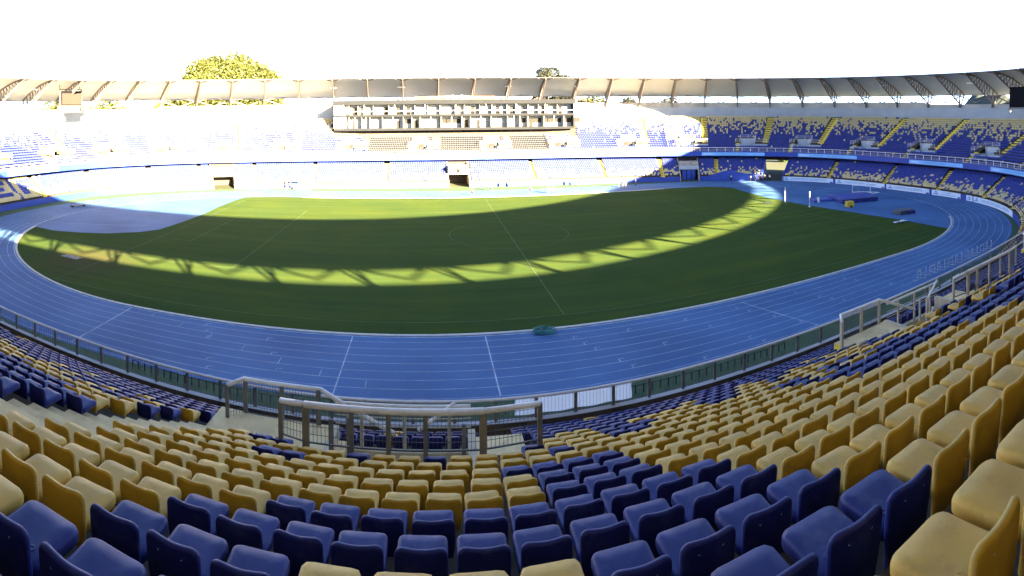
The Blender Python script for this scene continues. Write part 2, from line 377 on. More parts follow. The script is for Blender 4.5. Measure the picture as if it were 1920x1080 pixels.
for k in range(len(rows) - 1):
    for i in range(n - 1):
        if gate_cell[i]: continue
        mb.f.append((k * n + i, k * n + i + 1, (k + 1) * n + i + 1, (k + 1) * n + i)); mb.m.append(1 if k == 0 else 0)
obj('lower_terrace', mb, ['tread', 'blue_paint'], stand)

# stairs (aisles): solid flights
def flight(name, s0, w, rows_, matname, kind='upper', k=2):
    mb = MB()
    for j in rows_:
        for h in range(2):
            if kind == 'upper':
                oa = row_o(j) - .82 + .495 * h; ob = oa + .495; zt = row_z(j) + .02 + (.265 * h if True else 0)
                pts = [P(s0 - w / 2, oa, zt - .30), P(s0 + w / 2, oa, zt - .30), P(s0 + w / 2, ob, zt - .30), P(s0 - w / 2, ob, zt - .30),
                       P(s0 - w / 2, oa, zt), P(s0 + w / 2, oa, zt), P(s0 + w / 2, ob, zt), P(s0 - w / 2, ob, zt)]
            else:
                o_0 = float(lower_o(np.array(s0), j)); dd = float((lower_o(np.array(s0), 1) - lower_o(np.array(s0), 0)))
                oa = o_0 + .12 - dd + dd / 2 * h; ob = oa + dd / 2; zt = lower_z(j) + .02 + .18 * h
                pts = [PR(s0 - w / 2, oa, zt - .2), PR(s0 + w / 2, oa, zt - .2), PR(s0 + w / 2, ob, zt - .2), PR(s0 - w / 2, ob, zt - .2),
                       PR(s0 - w / 2, oa, zt), PR(s0 + w / 2, oa, zt), PR(s0 + w / 2, ob, zt), PR(s0 - w / 2, ob, zt)]
            mb.hexa(pts, 0)
    return obj(name, mb, [matname], stand)
for v in VOM:
    near = abs(sd(v, 0)) < 60
    if PBS0 - 3 < v < PBS1 + 3: rows_ = range(5, 9)
    else: rows_ = range(5, NROW)
    flight('aisle_stair', v - 4.7, 1.7 if near else 1.6, rows_, 'step' if near else 'yellow_step')
    flight('aisle_stair', v + 2.6, 1.0, range(0, 5), 'step' if near else 'yellow_step')
for a in LAISLE:
    if any(abs(sd(a, g)) < w + .6 for g, w in GATES): continue
    flight('aisle_stair', a, 1.25, range(0, LR), 'yellow_step', 'lower')

# stairwells: landing slabs, pit walls, side steps
def stairwell(v):
    mb = MB(); zl = row_z(5) - .5
    def slab(d0, d1, oa, ob, z0, z1, mi):
        mb.hexa([P(v + d0, oa, z0), P(v + d1, oa, z0), P(v + d1, ob, z0), P(v + d0, ob, z0), P(v + d0, oa, z1), P(v + d1, oa, z1), P(v + d1, ob, z1), P(v + d0, ob, z1)], mi)
    yel = 2 < sd(v, 0) < 60 or sd(v, 0) < -25
    slab(-5.0 if yel else -5.45, -2.02, 3.62, 6.30, zl - 1.6, zl, 0)          # left landing
    if yel: slab(-5.5, -5.0, 3.62, 5.3, zl - 1.6, zl - .26, 4); slab(-5.012, -5.0, 3.62, 5.3, zl - .26, zl - .003, 4)
    if sd(v, 0) < -70 or sd(v, 0) > 205: slab(-1.25, 1.25, 7.395, 7.42, 7.05, 10.35, 5)
    slab(2.02, 3.30, 3.95, 6.9, zl - 1.6, zl, 0)             # right landing
    slab(-2.02, -1.82, 3.6, 7.58, 6.9, zl + .02, 1); slab(1.82, 2.02, 3.6, 7.58, 6.9, zl + .02, 1)
    slab(-1.82, 1.82, 3.6, 3.78, 6.9, row_z(3) + .02, 1)     # field side wall
    slab(-1.82, 1.82, 7.42, 7.58, 6.9, row_z(7) + .02, 1)    # up-slope wall
    slab(-1.82, 1.82, 3.78, 7.42, 6.9, 7.0, 2)
    for i in range(7):                                       # flight down from the left landing
        slab(-1.82 + .28 * i, -1.82 + .28 * (i + 1), 3.80, 5.4, zl - 1.8 - .1 * i, zl - .3 * (i + 1), 0)
    for i in range(4):
        slab(1.5 - .28 * i, 1.78 - .28 * i, 5.6, 7.0, 7.0, zl - .35 * (i + 1), 3)
    return mb
for v in VOM:
    near = abs(sd(v, 0)) < 60
    st = obj('stairwell', stairwell(v), ['step' if near else 'wall_grey', 'cream_wall' if near else 'wall_grey', 'step', 'white', 'yellow_step', 'dark'], stand)
    if not near:
        mb = MB()
        for (d, o) in ((-2., 7.6), (2., 7.6), (-2., 3.7), (2., 3.7), (0, 7.6), (-5.3, 3.8), (3.2, 4.0), (3.2, 6.8)):
            z0 = row_z(5) if o < 7 else row_z(7); mb.tube([P(v + d, o, z0), P(v + d, o, z0 + 1.1)], .035, 4)
        for a, b in (((-2., 7.6), (2., 7.6)), ((-2., 3.7), (-2., 7.6)), ((2., 3.7), (2., 7.6)), ((-5.3, 3.8), (-2., 3.7)), ((2., 3.7), (3.2, 4.0)), ((3.2, 4.), (3.2, 6.8))):
            for h in (.4, .75, 1.1):
                za = (row_z(5) if a[1] < 7 else row_z(7)) + h; zb = (row_z(5) if b[1] < 7 else row_z(7)) + h
                mb.tube([P(v + a[0], a[1], za), P(v + b[0], b[1], zb)], .03, 4)
        r = obj('railing', mb, ['rail_white'], st)

# ---------------------------------------------------------------- camera (needed to choose which seats stay individual)
CAM = dict(x0=804.096, yh=233.9588, f=991.571, cx=-13.6048, cy=-80.1455, H=18.4172, pitch=.02, roll=.0067)
a0 = (960 - CAM['x0']) / CAM['f']
Ry = np.array([[math.cos(a0), -math.sin(a0), 0], [math.sin(a0), math.cos(a0), 0], [0, 0, 1]])
Rp = np.array([[1, 0, 0], [0, math.cos(CAM['pitch']), -math.sin(CAM['pitch'])], [0, math.sin(CAM['pitch']), math.cos(CAM['pitch'])]])
Rr = np.array([[math.cos(CAM['roll']), 0, -math.sin(CAM['roll'])], [0, 1, 0], [math.sin(CAM['roll']), 0, math.cos(CAM['roll'])]])
RC = Rr @ Rp @ Ry
EYE = np.array([CAM['cx'], CAM['cy'], CAM['H']])
def in_view(Q):
    v = (np.atleast_2d(Q) - EYE) @ RC.T
    return np.c_[960 + CAM['f'] * np.arctan2(v[:, 0], v[:, 1]), CAM['yh'] - CAM['f'] * v[:, 2] / np.hypot(v[:, 0], v[:, 1])], np.linalg.norm(v, axis=1)

# ---------------------------------------------------------------- seats
def pad(outline, t, bev, cap_loops=(.5,)):
    """rounded slab from a 2D outline (ccw), thickness t along +z"""
    o = np.array(outline); c = o.mean(0); n = len(o); loops = []
    def ins(d):
        q = o - c; L = np.linalg.norm(q, axis=1)[:, None]; return c + q * (1 - d / L)
    spec = [(.35, 0, True), (bev * 1.2, 0, False), (bev * .3, bev * .3, False), (0, bev, False), (0, t - bev, False), (bev * .3, t - bev * .3, False), (bev * 1.2, t, False)]
    V = []; F_ = []
    V.append((c[0], c[1], 0))
    loops = [(bev * 1.2, 0), (bev * .3, bev * .3), (0, bev), (0, t - bev), (bev * .3, t - bev * .3), (bev * 1.2, t)]
    for d, z in loops:
        q = ins(d); V += [(p[0], p[1], z) for p in q]
    q = c + (ins(bev * 1.2) - c) * .55; V += [(p[0], p[1], t) for p in q]
    V.append((c[0], c[1], t)); top = len(V) - 1
    for j in range(n): F_.append((0, 1 + (j + 1) % n, 1 + j))
    for k in range(len(loops)):
        for j in range(n):
            a = 1 + k * n + j; b = 1 + k * n + (j + 1) % n; F_.append((a, b, b + n, a + n))
    kk = 1 + len(loops) * n
    for j in range(n): F_.append((kk + j, kk + (j + 1) % n, top))
    return np.array(V), F_
def rrect(x0, x1, y0, y1, r, k=4, x0t=None, x1t=None):
    pts = []
    for cx_, cy_, a in ((x1 - r, y0 + r, -90), (x1 - r, y1 - r, 0), (x0 + r, y1 - r, 90), (x0 + r, y0 + r, 180)):
        for i in range(k + 1):
            t = math.radians(a + 90 * i / k); pts.append((cx_ + r * math.cos(t), cy_ + r * math.sin(t)))
    return pts
def dens(pts, m):
    out = []; n = len(pts)
    for i in range(n):
        a = np.array(pts[i]); b = np.array(pts[(i + 1) % n])
        d = np.linalg.norm(b - a); k = max(1, int(d / m)) if m else 1
        for q in range(k): out.append(tuple(a + (b - a) * q / k))
    return out
def seat_parts(k, m):
    pan, pf = pad(dens(rrect(-.218, .218, -.485, -.02, .08, k), m), .115, .035)
    pan[:, 2] += .42
    y = pan[:, 1]; up = pan[:, 2] > .49
    pan[:, 2] -= np.where(up, .012 * np.exp(-((y + .2) / .13) ** 2) * np.exp(-(pan[:, 0] / .14) ** 2), 0) + .03 * np.clip((-y - .39) / .1, 0, 1) ** 2
    bk, bf = pad(dens(rrect(-.215, .215, .20, .785, .07, k), m), .05, .02)
    B = bk.copy()
    t = (bk[:, 1] - .20) / .585
    wdt = .80 + .20 * np.clip(t / .55, 0, 1)
    B[:, 0] = bk[:, 0] * wdt
    B[:, 2] = bk[:, 1] - .007 * np.exp(-(bk[:, 0] / .11) ** 2) * np.clip((t - .6) / .4, 0, 1)
    B[:, 1] = .03 - bk[:, 2] + .00 - .022 * (bk[:, 0] / .2) ** 2 + .05 * (t - .45) - .10 * np.clip(.3 - t, 0, 1) ** 1.5
    return pan, pf, B, bf
pan, pf, bk, bf = seat_parts(4, .055)
def with_plugs(V, Fs):
    V = [tuple(p) for p in V]; Fs = list(Fs)
    for sx in (-.10, .10):
        o = len(V); k = 10
        for z, r in ((.52, .024), (.5375, .024), (.5375, .017), (.5355, .015)): V += [(sx + r * math.cos(2 * PI * i / k), -.13 + r * math.sin(2 * PI * i / k), z) for i in range(k)]
        for a in range(3): Fs += [(o + a * k + i, o + a * k + (i + 1) % k, o + (a + 1) * k + (i + 1) % k, o + (a + 1) * k + i) for i in range(k)]
        Fs.append(tuple(o + 3 * k + i for i in range(k)))
    return np.array(V), Fs
panp, pfp = with_plugs(pan, pf)
def raw(name, V, Fs, m, smooth=True):
    me = bpy.data.meshes.new(name); me.from_pydata([tuple(p) for p in V], [], Fs); me.materials.append(M[m])
    if smooth: me.polygons.foreach_set('use_smooth', [True] * len(me.polygons))
    me.update(); return me
bolts = MB()
bolts.tube([(0, .036, .70), (0, .044, .70)], .009, 8)
brk_ = MB(); brk_.box((0, -.20, .37), (.10, .30, .09)); brk_.box((0, -.07, .19), (.05, .05, .38))
bme = bpy.data.meshes.new('bracket'); bme.from_pydata(brk_.v, [], brk_.f); bme.materials.append(M['post_brown'])
bome = bpy.data.meshes.new('bolts'); bome.from_pydata(bolts.v, [], bolts.f); bome.materials.append(M['mast_steel'])
def facing_rear(V, Fs):
    V = np.array(V); out = []
    for f in Fs:
        q = V[list(f)]; n_ = np.zeros(3)
        for i in range(len(q)): n_ += np.cross(q[i], q[(i + 1) % len(q)])
        out.append(n_[1] > .35 * np.linalg.norm(n_))
    return np.array(out)
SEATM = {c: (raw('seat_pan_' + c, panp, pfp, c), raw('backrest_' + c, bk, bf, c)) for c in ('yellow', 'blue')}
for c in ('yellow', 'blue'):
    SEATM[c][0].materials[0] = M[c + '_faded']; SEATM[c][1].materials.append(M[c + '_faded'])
    SEATM[c][1].polygons.foreach_set('material_index', np.where(facing_rear(bk, bf), 0, 1).astype(np.int32))  # rears keep the deep shaded tone, fronts get the bleached and painted-lit one

# mid and low detail seats go into one mesh
p2, pf2, b2, bf2 = seat_parts(2, None)
midV = np.r_[p2, b2]; midF = list(pf2) + [tuple(i + len(p2) for i in f) for f in bf2]
lo = MB(); lo.box((0, -.24, .47), (.42, .44, .10)); lo.box((0, 0.0, .52), (.42, .05, .52))
lo.f = [f for i, f in enumerate(lo.f) if i not in (0, 6)]
lowV = np.array(lo.v); lowF = lo.f

def smooth01(x): x = np.clip(x, 0, 1); return x * x * (3 - 2 * x)
def near_blue(s, j):
    """blue seats of the near stand: letters and scatter read from the stand itself"""
    w = sd(s, 0.); r = random.random()
    def any_(*iv): return any(a <= w <= b for a, b in iv)
    if w < -16.4:
        if j >= 9 or (j == 8 and w < -17.6): return w > -30 or r < .5
        if 5 <= j <= 8: return r < (.6 if j == 5 else .25)
        return r < (.9 if j == 4 else .985)
    if w < -7.0:
        if j >= 16: return any_((-12.2, -8.45))
        if j == 15: return any_((-12.1, -7.2))  if not any_((-11.0, -8.75)) else False
        if j == 14: return any_((-12.25, -10.98), (-8.75, -7.0))
        if j == 13: return any_((-12.25, -7.0))
        if j == 12: return any_((-11.6, -7.0))
        if j == 11: return any_((-8.78, -7.0))
        if 9 <= j <= 10: return any_((-8.72, -7.0))
        if j == 8: return any_((-13.3, -12.3))
        if j == 7: return any_((-11.8, -11.2), (-10.2, -9.7), (-7.75, -7.2))
        if j == 6: return r < (.3 if w < -13 else .6)
        if 3 <= j <= 5: return r < .7
        return r < .97
    if w < -2.6:
        if j >= 14: return j == 15 and w < -7.0 or (j == 14 and w < -6.95)
        if j >= 7: return (j in (13, 12)) and w < -6.95
        if 3 <= j <= 6 and -5.9 < w < -5.0: return True
        if j >= 4: return r < (.35 if j == 4 else .12)
        return r < (.75 if j == 3 else .97)
    if j >= 14: return False
    if w < 9:
        if j in (9, 10): return w > -2.4 - (j - 9) * .9
        if j in (11, 12): return w > 0.1 and (j == 11 or r < .6)
        if j == 13: return w > .3 and r < .3
        if 5 <= j <= 8: return r < .3
        if 3 <= j <= 4: return r < .7
        return r < .96
    p = smooth01((j - 3) / 9.)
    return r > p
def far_yellow_p(j): return float(np.interp(j, [0, 6, 8, 9, 10, 12, 14, 16, 17], [.005, .02, .09, .18, .28, .44, .62, .90, .97]))

seatsU = []   # (s, j, colour)
for j in range(NROW):
    L = LF * (1 + 0.0)
    ss = np.arange(.25, LF, .51)
    # keep the spacing along the row equal: rows further back are longer
    o = row_o(j)
    dense = np.linspace(0, LF, 3001); pts = rings(dense, 0 * dense + o, 0.)[:, :2]
    al = np.r_[0, np.cumsum(np.hypot(*np.diff(pts, axis=0).T))]
    ss = np.interp(np.arange(.25, al[-1], .505), al, dense)
    ok = ~upper_open(ss, j)
    if j >= 9: ok &= ~((ss > PBS0 - .5) & (ss < PBS1 + .5))
    for s in ss[ok]:
        w = abs(float(sd(s, 0.)))
        if w < 75: c = 1 if near_blue(s, j) else 0
        elif 233.4 < s < 283.2 and j <= 8: c = 2
        elif 195 < s < 200 and 6 <= j <= 18: c = 0 if random.random() < .85 else 1
        else: c = 0 if random.random() < far_yellow_p(j) else 1
        seatsU.append((s, j, c))
SU = np.array(seatsU)
posU = np.zeros((len(SU), 3)); 
for j in range(NROW):
    m = SU[:, 1] == j; posU[m] = rings(SU[m, 0], np.full(m.sum(), row_o(j)), row_z(j))
nU = nrm(SU[:, 0]); angU = np.arctan2(nU[:, 1], nU[:, 0]) - PI / 2
pix, dist = in_view(posU + np.array([0, 0, .5]))
vis = (pix[:, 0] > -45) & (pix[:, 0] < 1965) & (pix[:, 1] < 1150) & (pix[:, 1] > 0) & (dist > .9)
order = np.argsort(np.where(vis, dist, 1e9))
single = set(order[:300].tolist())
# individual seats
WORDS = ['zeroth', 'first', 'second', 'third', 'fourth', 'fifth', 'sixth', 'seventh', 'eighth', 'ninth', 'tenth', 'eleventh', 'twelfth', 'thirteenth', 'fourteenth', 'fifteenth', 'sixteenth', 'seventeenth', 'eighteenth', 'nineteenth']
def ordn(n):
    return f"{n}{'th' if 10 <= n % 100 <= 20 else {1: 'st', 2: 'nd', 3: 'rd'}.get(n % 10, 'th')}"
byrow = {}
for i in np.where(vis & (pix[:, 0] > 0) & (pix[:, 0] < 1920))[0]: byrow.setdefault(int(SU[i, 1]), []).append(i)
rank = {}
for j, l in byrow.items():
    l.sort(key=lambda i: pix[i, 0])
    for k, i in enumerate(l): rank[i] = k + 1
maxj = int(max(SU[i, 1] for i in single))
for i in sorted(single):
    s, j, c = SU[i]; j = int(j); cn = ('yellow', 'blue')[int(c) % 2]
    rown = WORDS[maxj - j + 1]
    k = rank.get(i, 0)
    if k == 0: lab = f"{cn} plastic seat cut by the photo's {'left' if pix[i,0] < 960 else 'right'} edge in the {rown} row up"
    else: lab = f"{cn} plastic seat, {ordn(k)} from the left edge in the {rown} row up from the bottom"
    e = empty('stadium_seat', tuple(posU[i]), lab, 'seat', 'plastic seats of the near stand', angU[i])
    e.rotation_euler = (random.uniform(-.02, .02), random.uniform(-.02, .02), angU[i] + random.uniform(-.045, .045))
    link(bpy.data.objects.new('seat', SEATM[cn][0]), e)
    b = link(bpy.data.objects.new('backrest', SEATM[cn][1]), e)
    link(bpy.data.objects.new('bracket', bme), e)
    if dist[i] < 5:
        for sx in (-.09, .09): link(bpy.data.objects.new('bolt', bome), b).location = (sx, 0, 0)

# lower tier seats
lowS = []
for i in range(LR):
    dense = np.linspace(0, LF, 3001); pts = ringsR(dense, lower_o(dense, i), 0.)[:, :2]
    al = np.r_[0, np.cumsum(np.hypot(*np.diff(pts, axis=0).T))]
    ss = np.interp(np.arange(.25, al[-1], .505), al, dense)
    ss = ss[~lower_open(ss)]
    q = ringsR(ss, lower_o(ss, i), lower_z(i))
    for s, p in zip(ss, q):
        if abs(float(sd(s, 0.))) < 60: c = 1 if random.random() < .6 else 0
        else: c = 0 if random.random() < float(np.interp(i, [0, 1, 2, 3, 4, 5, 6, 8], [.78, .60, .44, .30, .16, .07, .03, .01])) else 1
        # the two blue letters in the western block
        if 384 < s < 392.6 or 374.6 < s < 383:
            c = 0
            u = (392.2 - s) / 8.2 if s > 384 else (382.6 - s) / 8.0
            if 2 <= i <= 9:
                if .12 < u < .34: c = 1
                if .3 < u < .88 and i in (8, 9): c = 1
                if .3 < u < .75 and i in (5, 6): c = 1
                if s > 384 and .3 < u < .88 and i in (2, 3): c = 1
        lowS.append((p[0], p[1], p[2], math.atan2(*nrm(s)[::-1]) - PI / 2, c))
lowS = np.array(lowS)
restU = np.array([i for i in range(len(SU)) if i not in single])
# drop seats the photograph shows nothing of: behind the camera
keep = ~(((posU[restU, 1] < -62) & ((pix[restU, 0] < -700) | (pix[restU, 0] > 2620)) & (dist[restU] > 6)) | (dist[restU] < 1.0))
restU = restU[keep]
lk = ~((lowS[:, 1] < -50) & (abs(lowS[:, 0] - EYE[0]) < 25))
lowS = lowS[lk]
def stamp(V, Fs, pos, an):
    n = len(pos); c, s = np.cos(an), np.sin(an)
    X = pos[:, 0][:, None] + V[:, 0][None] * c[:, None] - V[:, 1][None] * s[:, None]
    Y = pos[:, 1][:, None] + V[:, 0][None] * s[:, None] + V[:, 1][None] * c[:, None]
    Z = pos[:, 2][:, None] + V[:, 2][None]
    return np.stack([X, Y, Z], -1).reshape(-1, 3)
allV, loopsv, starts, tots, mats_ = [], [], [], [], []
vo = 0; lo_ = 0
def emit(V, Fs, pos, an, cl, far=False):
    global vo, lo_
    if not len(pos): return
    W = stamp(V, Fs, pos, an); n = len(pos); nv = len(V)
    fl = np.concatenate([np.array(f) for f in Fs]); ft = np.array([len(f) for f in Fs])
    allV.append(W)
    loopsv.append((fl[None] + (np.arange(n) * nv)[:, None]).reshape(-1) + vo)
    tt = np.tile(ft, n); tots.append(tt); starts.append(np.r_[0, np.cumsum(tt)[:-1]] + lo_)
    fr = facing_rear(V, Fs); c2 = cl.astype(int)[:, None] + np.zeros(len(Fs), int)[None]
    q = np.where(fr[None] | (c2 == 2), c2, c2 + 3)  # painted shade on rear faces, bleached and painted-lit colour on the others
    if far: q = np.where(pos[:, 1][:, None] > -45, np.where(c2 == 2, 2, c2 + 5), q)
    mats_.append(q.ravel())
    vo += n * nv; lo_ += int(tt.sum())
midm = dist[restU] < 42
emit(midV, midF, posU[restU][midm], angU[restU][midm], SU[restU][midm, 2])
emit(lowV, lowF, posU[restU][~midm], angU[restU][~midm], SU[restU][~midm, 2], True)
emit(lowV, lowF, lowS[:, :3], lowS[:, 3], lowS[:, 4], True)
me = bpy.data.meshes.new('distant_seats')
V_ = np.concatenate(allV).astype(np.float32); LI = np.concatenate(loopsv).astype(np.int32)
me.vertices.add(len(V_)); me.vertices.foreach_set('co', V_.ravel())
me.loops.add(len(LI)); me.loops.foreach_set('vertex_index', LI)
ST = np.concatenate(starts).astype(np.int32); TT = np.concatenate(tots).astype(np.int32)
me.polygons.add(len(ST)); me.polygons.foreach_set('loop_start', ST)
me.polygons.foreach_set('loop_total', TT)
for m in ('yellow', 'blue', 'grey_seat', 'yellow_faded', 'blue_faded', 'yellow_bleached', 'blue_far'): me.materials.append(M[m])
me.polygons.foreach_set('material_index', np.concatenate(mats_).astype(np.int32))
me.update(calc_edges=True)
tag(link(bpy.data.objects.new('stadium_seats', me)), 'thousands of blue and yellow plastic seats filling both tiers of the oval stand', 'seats', None, 'stuff')
print('seats', len(SU), len(lowS), 'rest', len(restU), 'mid', int(midm.sum()), 'faces', len(ST))

# ---------------------------------------------------------------- ground, track, field
def flat(name, loops, z, m, label=None):
    """filled polygon, or ring between two loops"""
    mb = MB()
    if len(loops) == 2:
        mb.strip([[(x, y, z) for x, y in loops[0]], [(x, y, z) for x, y in loops[1]]], 0, True)
    else:
        mb.add([(x, y, z) for x, y in loops[0]], [tuple(range(len(loops[0])))])
    o = obj(name, mb, [m]); o['kind'] = 'structure'; return o
mb = MB(); mb.add([(-900, -900, -.06), (900, -900, -.06), (900, 900, -.06), (-900, 900, -.06)], [(0, 1, 2, 3)])
g = obj('ground', mb, ['ground']); tag(g, kind='structure')
R0 = 36.5; LW = 1.22; HS = 42.195
def stadium(r, n=96, L=HS):
    a = np.linspace(-PI / 2, PI / 2, n); pts = [(L + r * math.cos(t), r * math.sin(t)) for t in a] + [(-L - r * math.cos(t), -r * math.sin(t)) for t in a]
    # refine the straights
    out = []
    for i in range(len(pts)):
        x0, y0 = pts[i]; x1, y1 = pts[(i + 1) % len(pts)]
        d = math.hypot(x1 - x0, y1 - y0); k = max(1, int(d / 3))
        for q in range(k): out.append((x0 + (x1 - x0) * q / k, y0 + (y1 - y0) * q / k))
    return out
bl = ringsR(np.linspace(0, LF, 300, endpoint=False), per(OBASE, np.linspace(0, LF, 300, endpoint=False)) + .6, 0)[:, :2]
flat('grass_strip', [[tuple(p) for p in bl]], -.01, 'strip_grass')
flat('running_track', [stadium(R0 + LW * 8 + .35), stadium(R0)], .012, 'track')
flat('pitch', [stadium(R0)], .004, 'grass')
# blue infield areas behind the bends
leftD = [(-76.8, -12.5), (-71.6, -13.2), (-66.9, -12.0), (-62.8, -10.2), (-58.7, -6.9), (-56.6, -3.6), (-56.0, 3.0), (-55.6, 12.0), (-56.0, 20.1), (-55.8, 28.9), (-55., 34.2)]
rightD = [(53.5, 34.7), (57.5, 30.), (56.5, 22.), (55.6, 12.), (56., 1.8), (57.6, -11.1), (58.3, -23.1), (57.6, -33.)]
def arc_cap(sign, y0, y1, n=40):
    a0_ = math.asin(max(-1, min(1, y0 / R0))); a1_ = math.asin(max(-1, min(1, y1 / R0)))
    return [(sign * (HS + R0 * math.cos(t)), R0 * math.sin(t)) for t in np.linspace(a0_, a1_, n)]
flat('infield_apron', [leftD + arc_cap(-1, 34.3, -12.4)], .012, 'track')
flat('infield_apron', [list(reversed(rightD)) and ([(x, y) for x, y in reversed(rightD)] + arc_cap(1, 34.9, -33.1))], .012, 'track')
# kerb along the inside of lane one
def kerb_pts(r, a, b): return None
mb = MB()
def kerb_run(pts):
    for (x0, y0), (x1, y1) in zip(pts[:-1], pts[1:]):
        d = Vector((x1 - x0, y1 - y0, 0)); n_ = Vector((-d.y, d.x, 0)).normalized() * .16
        c0, c1 = Vector((x0, y0, 0)), Vector((x1, y1, 0))
        mb.hexa([c0 - n_ + Vector((0, 0, .0)), c0 + n_, c1 + n_, c1 - n_, c0 - n_ + Vector((0, 0, .09)), c0 + n_ + Vector((0, 0, .09)), c1 + n_ + Vector((0, 0, .09)), c1 - n_ + Vector((0, 0, .09))])
st = stadium(R0 - .08, 96)
near_k = [p for p in st if p[1] < -12.2 or False]
lk_ = sorted([p for p in st if p[0] < -HS and p[1] < -12.0], key=lambda p: -p[1])
mid_k = [(x, -(R0 - .08)) for x in np.arange(-HS, HS + .1, 2.0)]
rk_ = sorted([p for p in st if p[0] > HS and p[1] < -27.], key=lambda p: p[1])
kerb_run(lk_ + mid_k + rk_)
kerb_run([(x, R0 - .08) for x in np.arange(-HS, HS + .1, 2.0)])
o = obj('track_kerb', mb, ['kerb']); o['kind'] = 'structure'
# lane lines
mb = MB()
for k in range(0, 9):
    w = .05 if k else .06
    a, b = stadium(R0 + LW * k + (0 if k else .22) - w / 2), stadium(R0 + LW * k + (0 if k else .30) + w / 2)
    mb.strip([[(x, y, .021) for x, y in b], [(x, y, .021) for x, y in a]], 0, True)
def gline(x0, y0, x1, y1, w, z=.025, mi=0, target=None):
    d = Vector((x1 - x0, y1 - y0, 0)).normalized(); n_ = Vector((-d.y, d.x, 0)) * w / 2
    (target or mb).add([(x0 - n_.x, y0 - n_.y, z), (x1 - n_.x, y1 - n_.y, z), (x1 + n_.x, y1 + n_.y, z), (x0 + n_.x, y0 + n_.y, z)], [(0, 1, 2, 3)], mi)
for x, w in ((-41.3, .10), (-20.1, .09), (-9.1, .10)): gline(x, -R0 - .35, x, -R0 - LW * 8, w)
gline(15.0, -R0 - 1.1, 17.2, -R0 - LW * 8, .09)
for k in range(8):       # stagger and hurdle ticks
    y = -R0 - LW * (k + .98)
    for x0 in (-33., -27.5, -2.6, 2.2, 7.7, 13.2, 20.4, 27.5):
        x = x0 + .55 * k
        if random.random() < .55: gline(x, y, x, y + .45, .06); gline(x, y + .45, x + .4, y + .45, .05)
    if k < 7: gline(-41 + 3.4 * k + 2.5, y, -41 + 3.4 * k + 2.5, y + 1.0, .05)
for sgn in (-1, 1):
    for t in (-.9, -.3, .2, .7): gline(sgn * (HS + R0 * math.cos(t)), R0 * math.sin(t), sgn * (HS + (R0 + 2.4) * math.cos(t)), (R0 + 2.4) * math.sin(t), .06)
# jump run-up marks on the far infield apron
gline(-76, -8, -57, -1, .06, .026); gline(59, 34, 75, 13, .06, .026); gline(66, 30, 73, 10, .06, .026)
o = obj('lane_markings', mb, ['lane']); o['kind'] = 'structure'
# chalk of the pitch
mb = MB(); PX0, PX1, PY0, PY1 = -53.8, 50.6, -33.6, 33.6
def gl(a, b, c, d, w=.10): gline(a, b, c, d, w, .02)
gl(PX0, PY0, PX1, PY0); gl(PX0, PY1, PX1, PY1); gl(PX0, PY0, PX0, PY1); gl(PX1, PY0, PX1, PY1); gl(-1.5, PY0, -1.5, PY1, .12)
for sx, d in ((PX0, 1), (PX1, -1)):
    gl(sx, -20.15, sx + 16.5 * d, -20.15); gl(sx, 20.15, sx + 16.5 * d, 20.15); gl(sx + 16.5 * d, -20.15, sx + 16.5 * d, 20.15)
    gl(sx, -9.16, sx + 5.5 * d, -9.16); gl(sx, 9.16, sx + 5.5 * d, 9.16); gl(sx + 5.5 * d, -9.16, sx + 5.5 * d, 9.16)
for i in range(60):
    t0, t1 = 2 * PI * i / 60, 2 * PI * (i + 1) / 60
    gl(-1.5 + 9.15 * math.cos(t0), 9.15 * math.sin(t0), -1.5 + 9.15 * math.cos(t1), 9.15 * math.sin(t1), .08)
o = obj('pitch_markings', mb, ['chalk']); o['kind'] = 'structure'
# pale drain along the strip in front of the near wall
sg = np.linspace(-52, 44, 100)
mb = MB(); mb.strip([ringsR(sg % LF, per(OBASE, sg % LF) - 3.6, .03), ringsR(sg % LF, per(OBASE, sg % LF) - 3.0, .03)], 0)
o = obj('gutter_path', mb, ['gutter']); o['kind'] = 'structure'
# ---------------------------------------------------------------- roof
ZR0, ZR1 = 24.0, 28.95
dense = np.linspace(0, LF, 6001); bp_ = rings(dense, 0 * dense + 22.5, 0.)[:, :2]
al = np.r_[0, np.cumsum(np.hypot(*np.diff(bp_, axis=0).T))]
NT = 61; a_ref = np.interp(263.6, dense, al)
TS = np.interp((a_ref + np.arange(NT) * al[-1] / NT) % al[-1], al, dense)
def roof_pt(s, t, lift=0.):
    o = float(per(OREAR, s) * (1 - t) + per(OFRONT, s) * t)
    return PR(s, o, ZR0 + (ZR1 - ZR0) * math.sin(t * PI / 2) ** .92 + lift)
roof = empty('stadium_roof', (0, 0, 0), 'long ring of cream membrane roof on brown steel trusses above the upper tier', 'roof')
TT_ = [0, .04, .12, .22, .34, .47, .6, .73, .86, 1.]
def mid_s(sa, sb, f): return (sa + f * ((sb - sa) % LF)) % LF
for i in range(NT):
    sa, sb = TS[i], TS[(i + 1) % NT]; mb = MB(); rows = []; rows2 = []
    for t in TT_:
        r1 = []
        for q in range(7):
            f = q / 6; s = mid_s(sa, sb, f); sag = 4 * f * (1 - f)
            p = roof_pt(s, t, .32 * sag * math.sin(PI * min(1, t * 1.02)) + .0)
            r1.append(p)
        rows.append(r1); rows2.append([(p[0], p[1], p[2] + .09) for p in r1])
    mb.strip(rows, 0); mb.strip([list(reversed(r)) for r in rows2], 0)
    mb.strip([rows[-1], rows2[-1]], 1); mb.strip([rows2[0], rows[0]], 1)
    obj('roof_panel', mb, ['membrane', 'steel_brown'], roof, True)
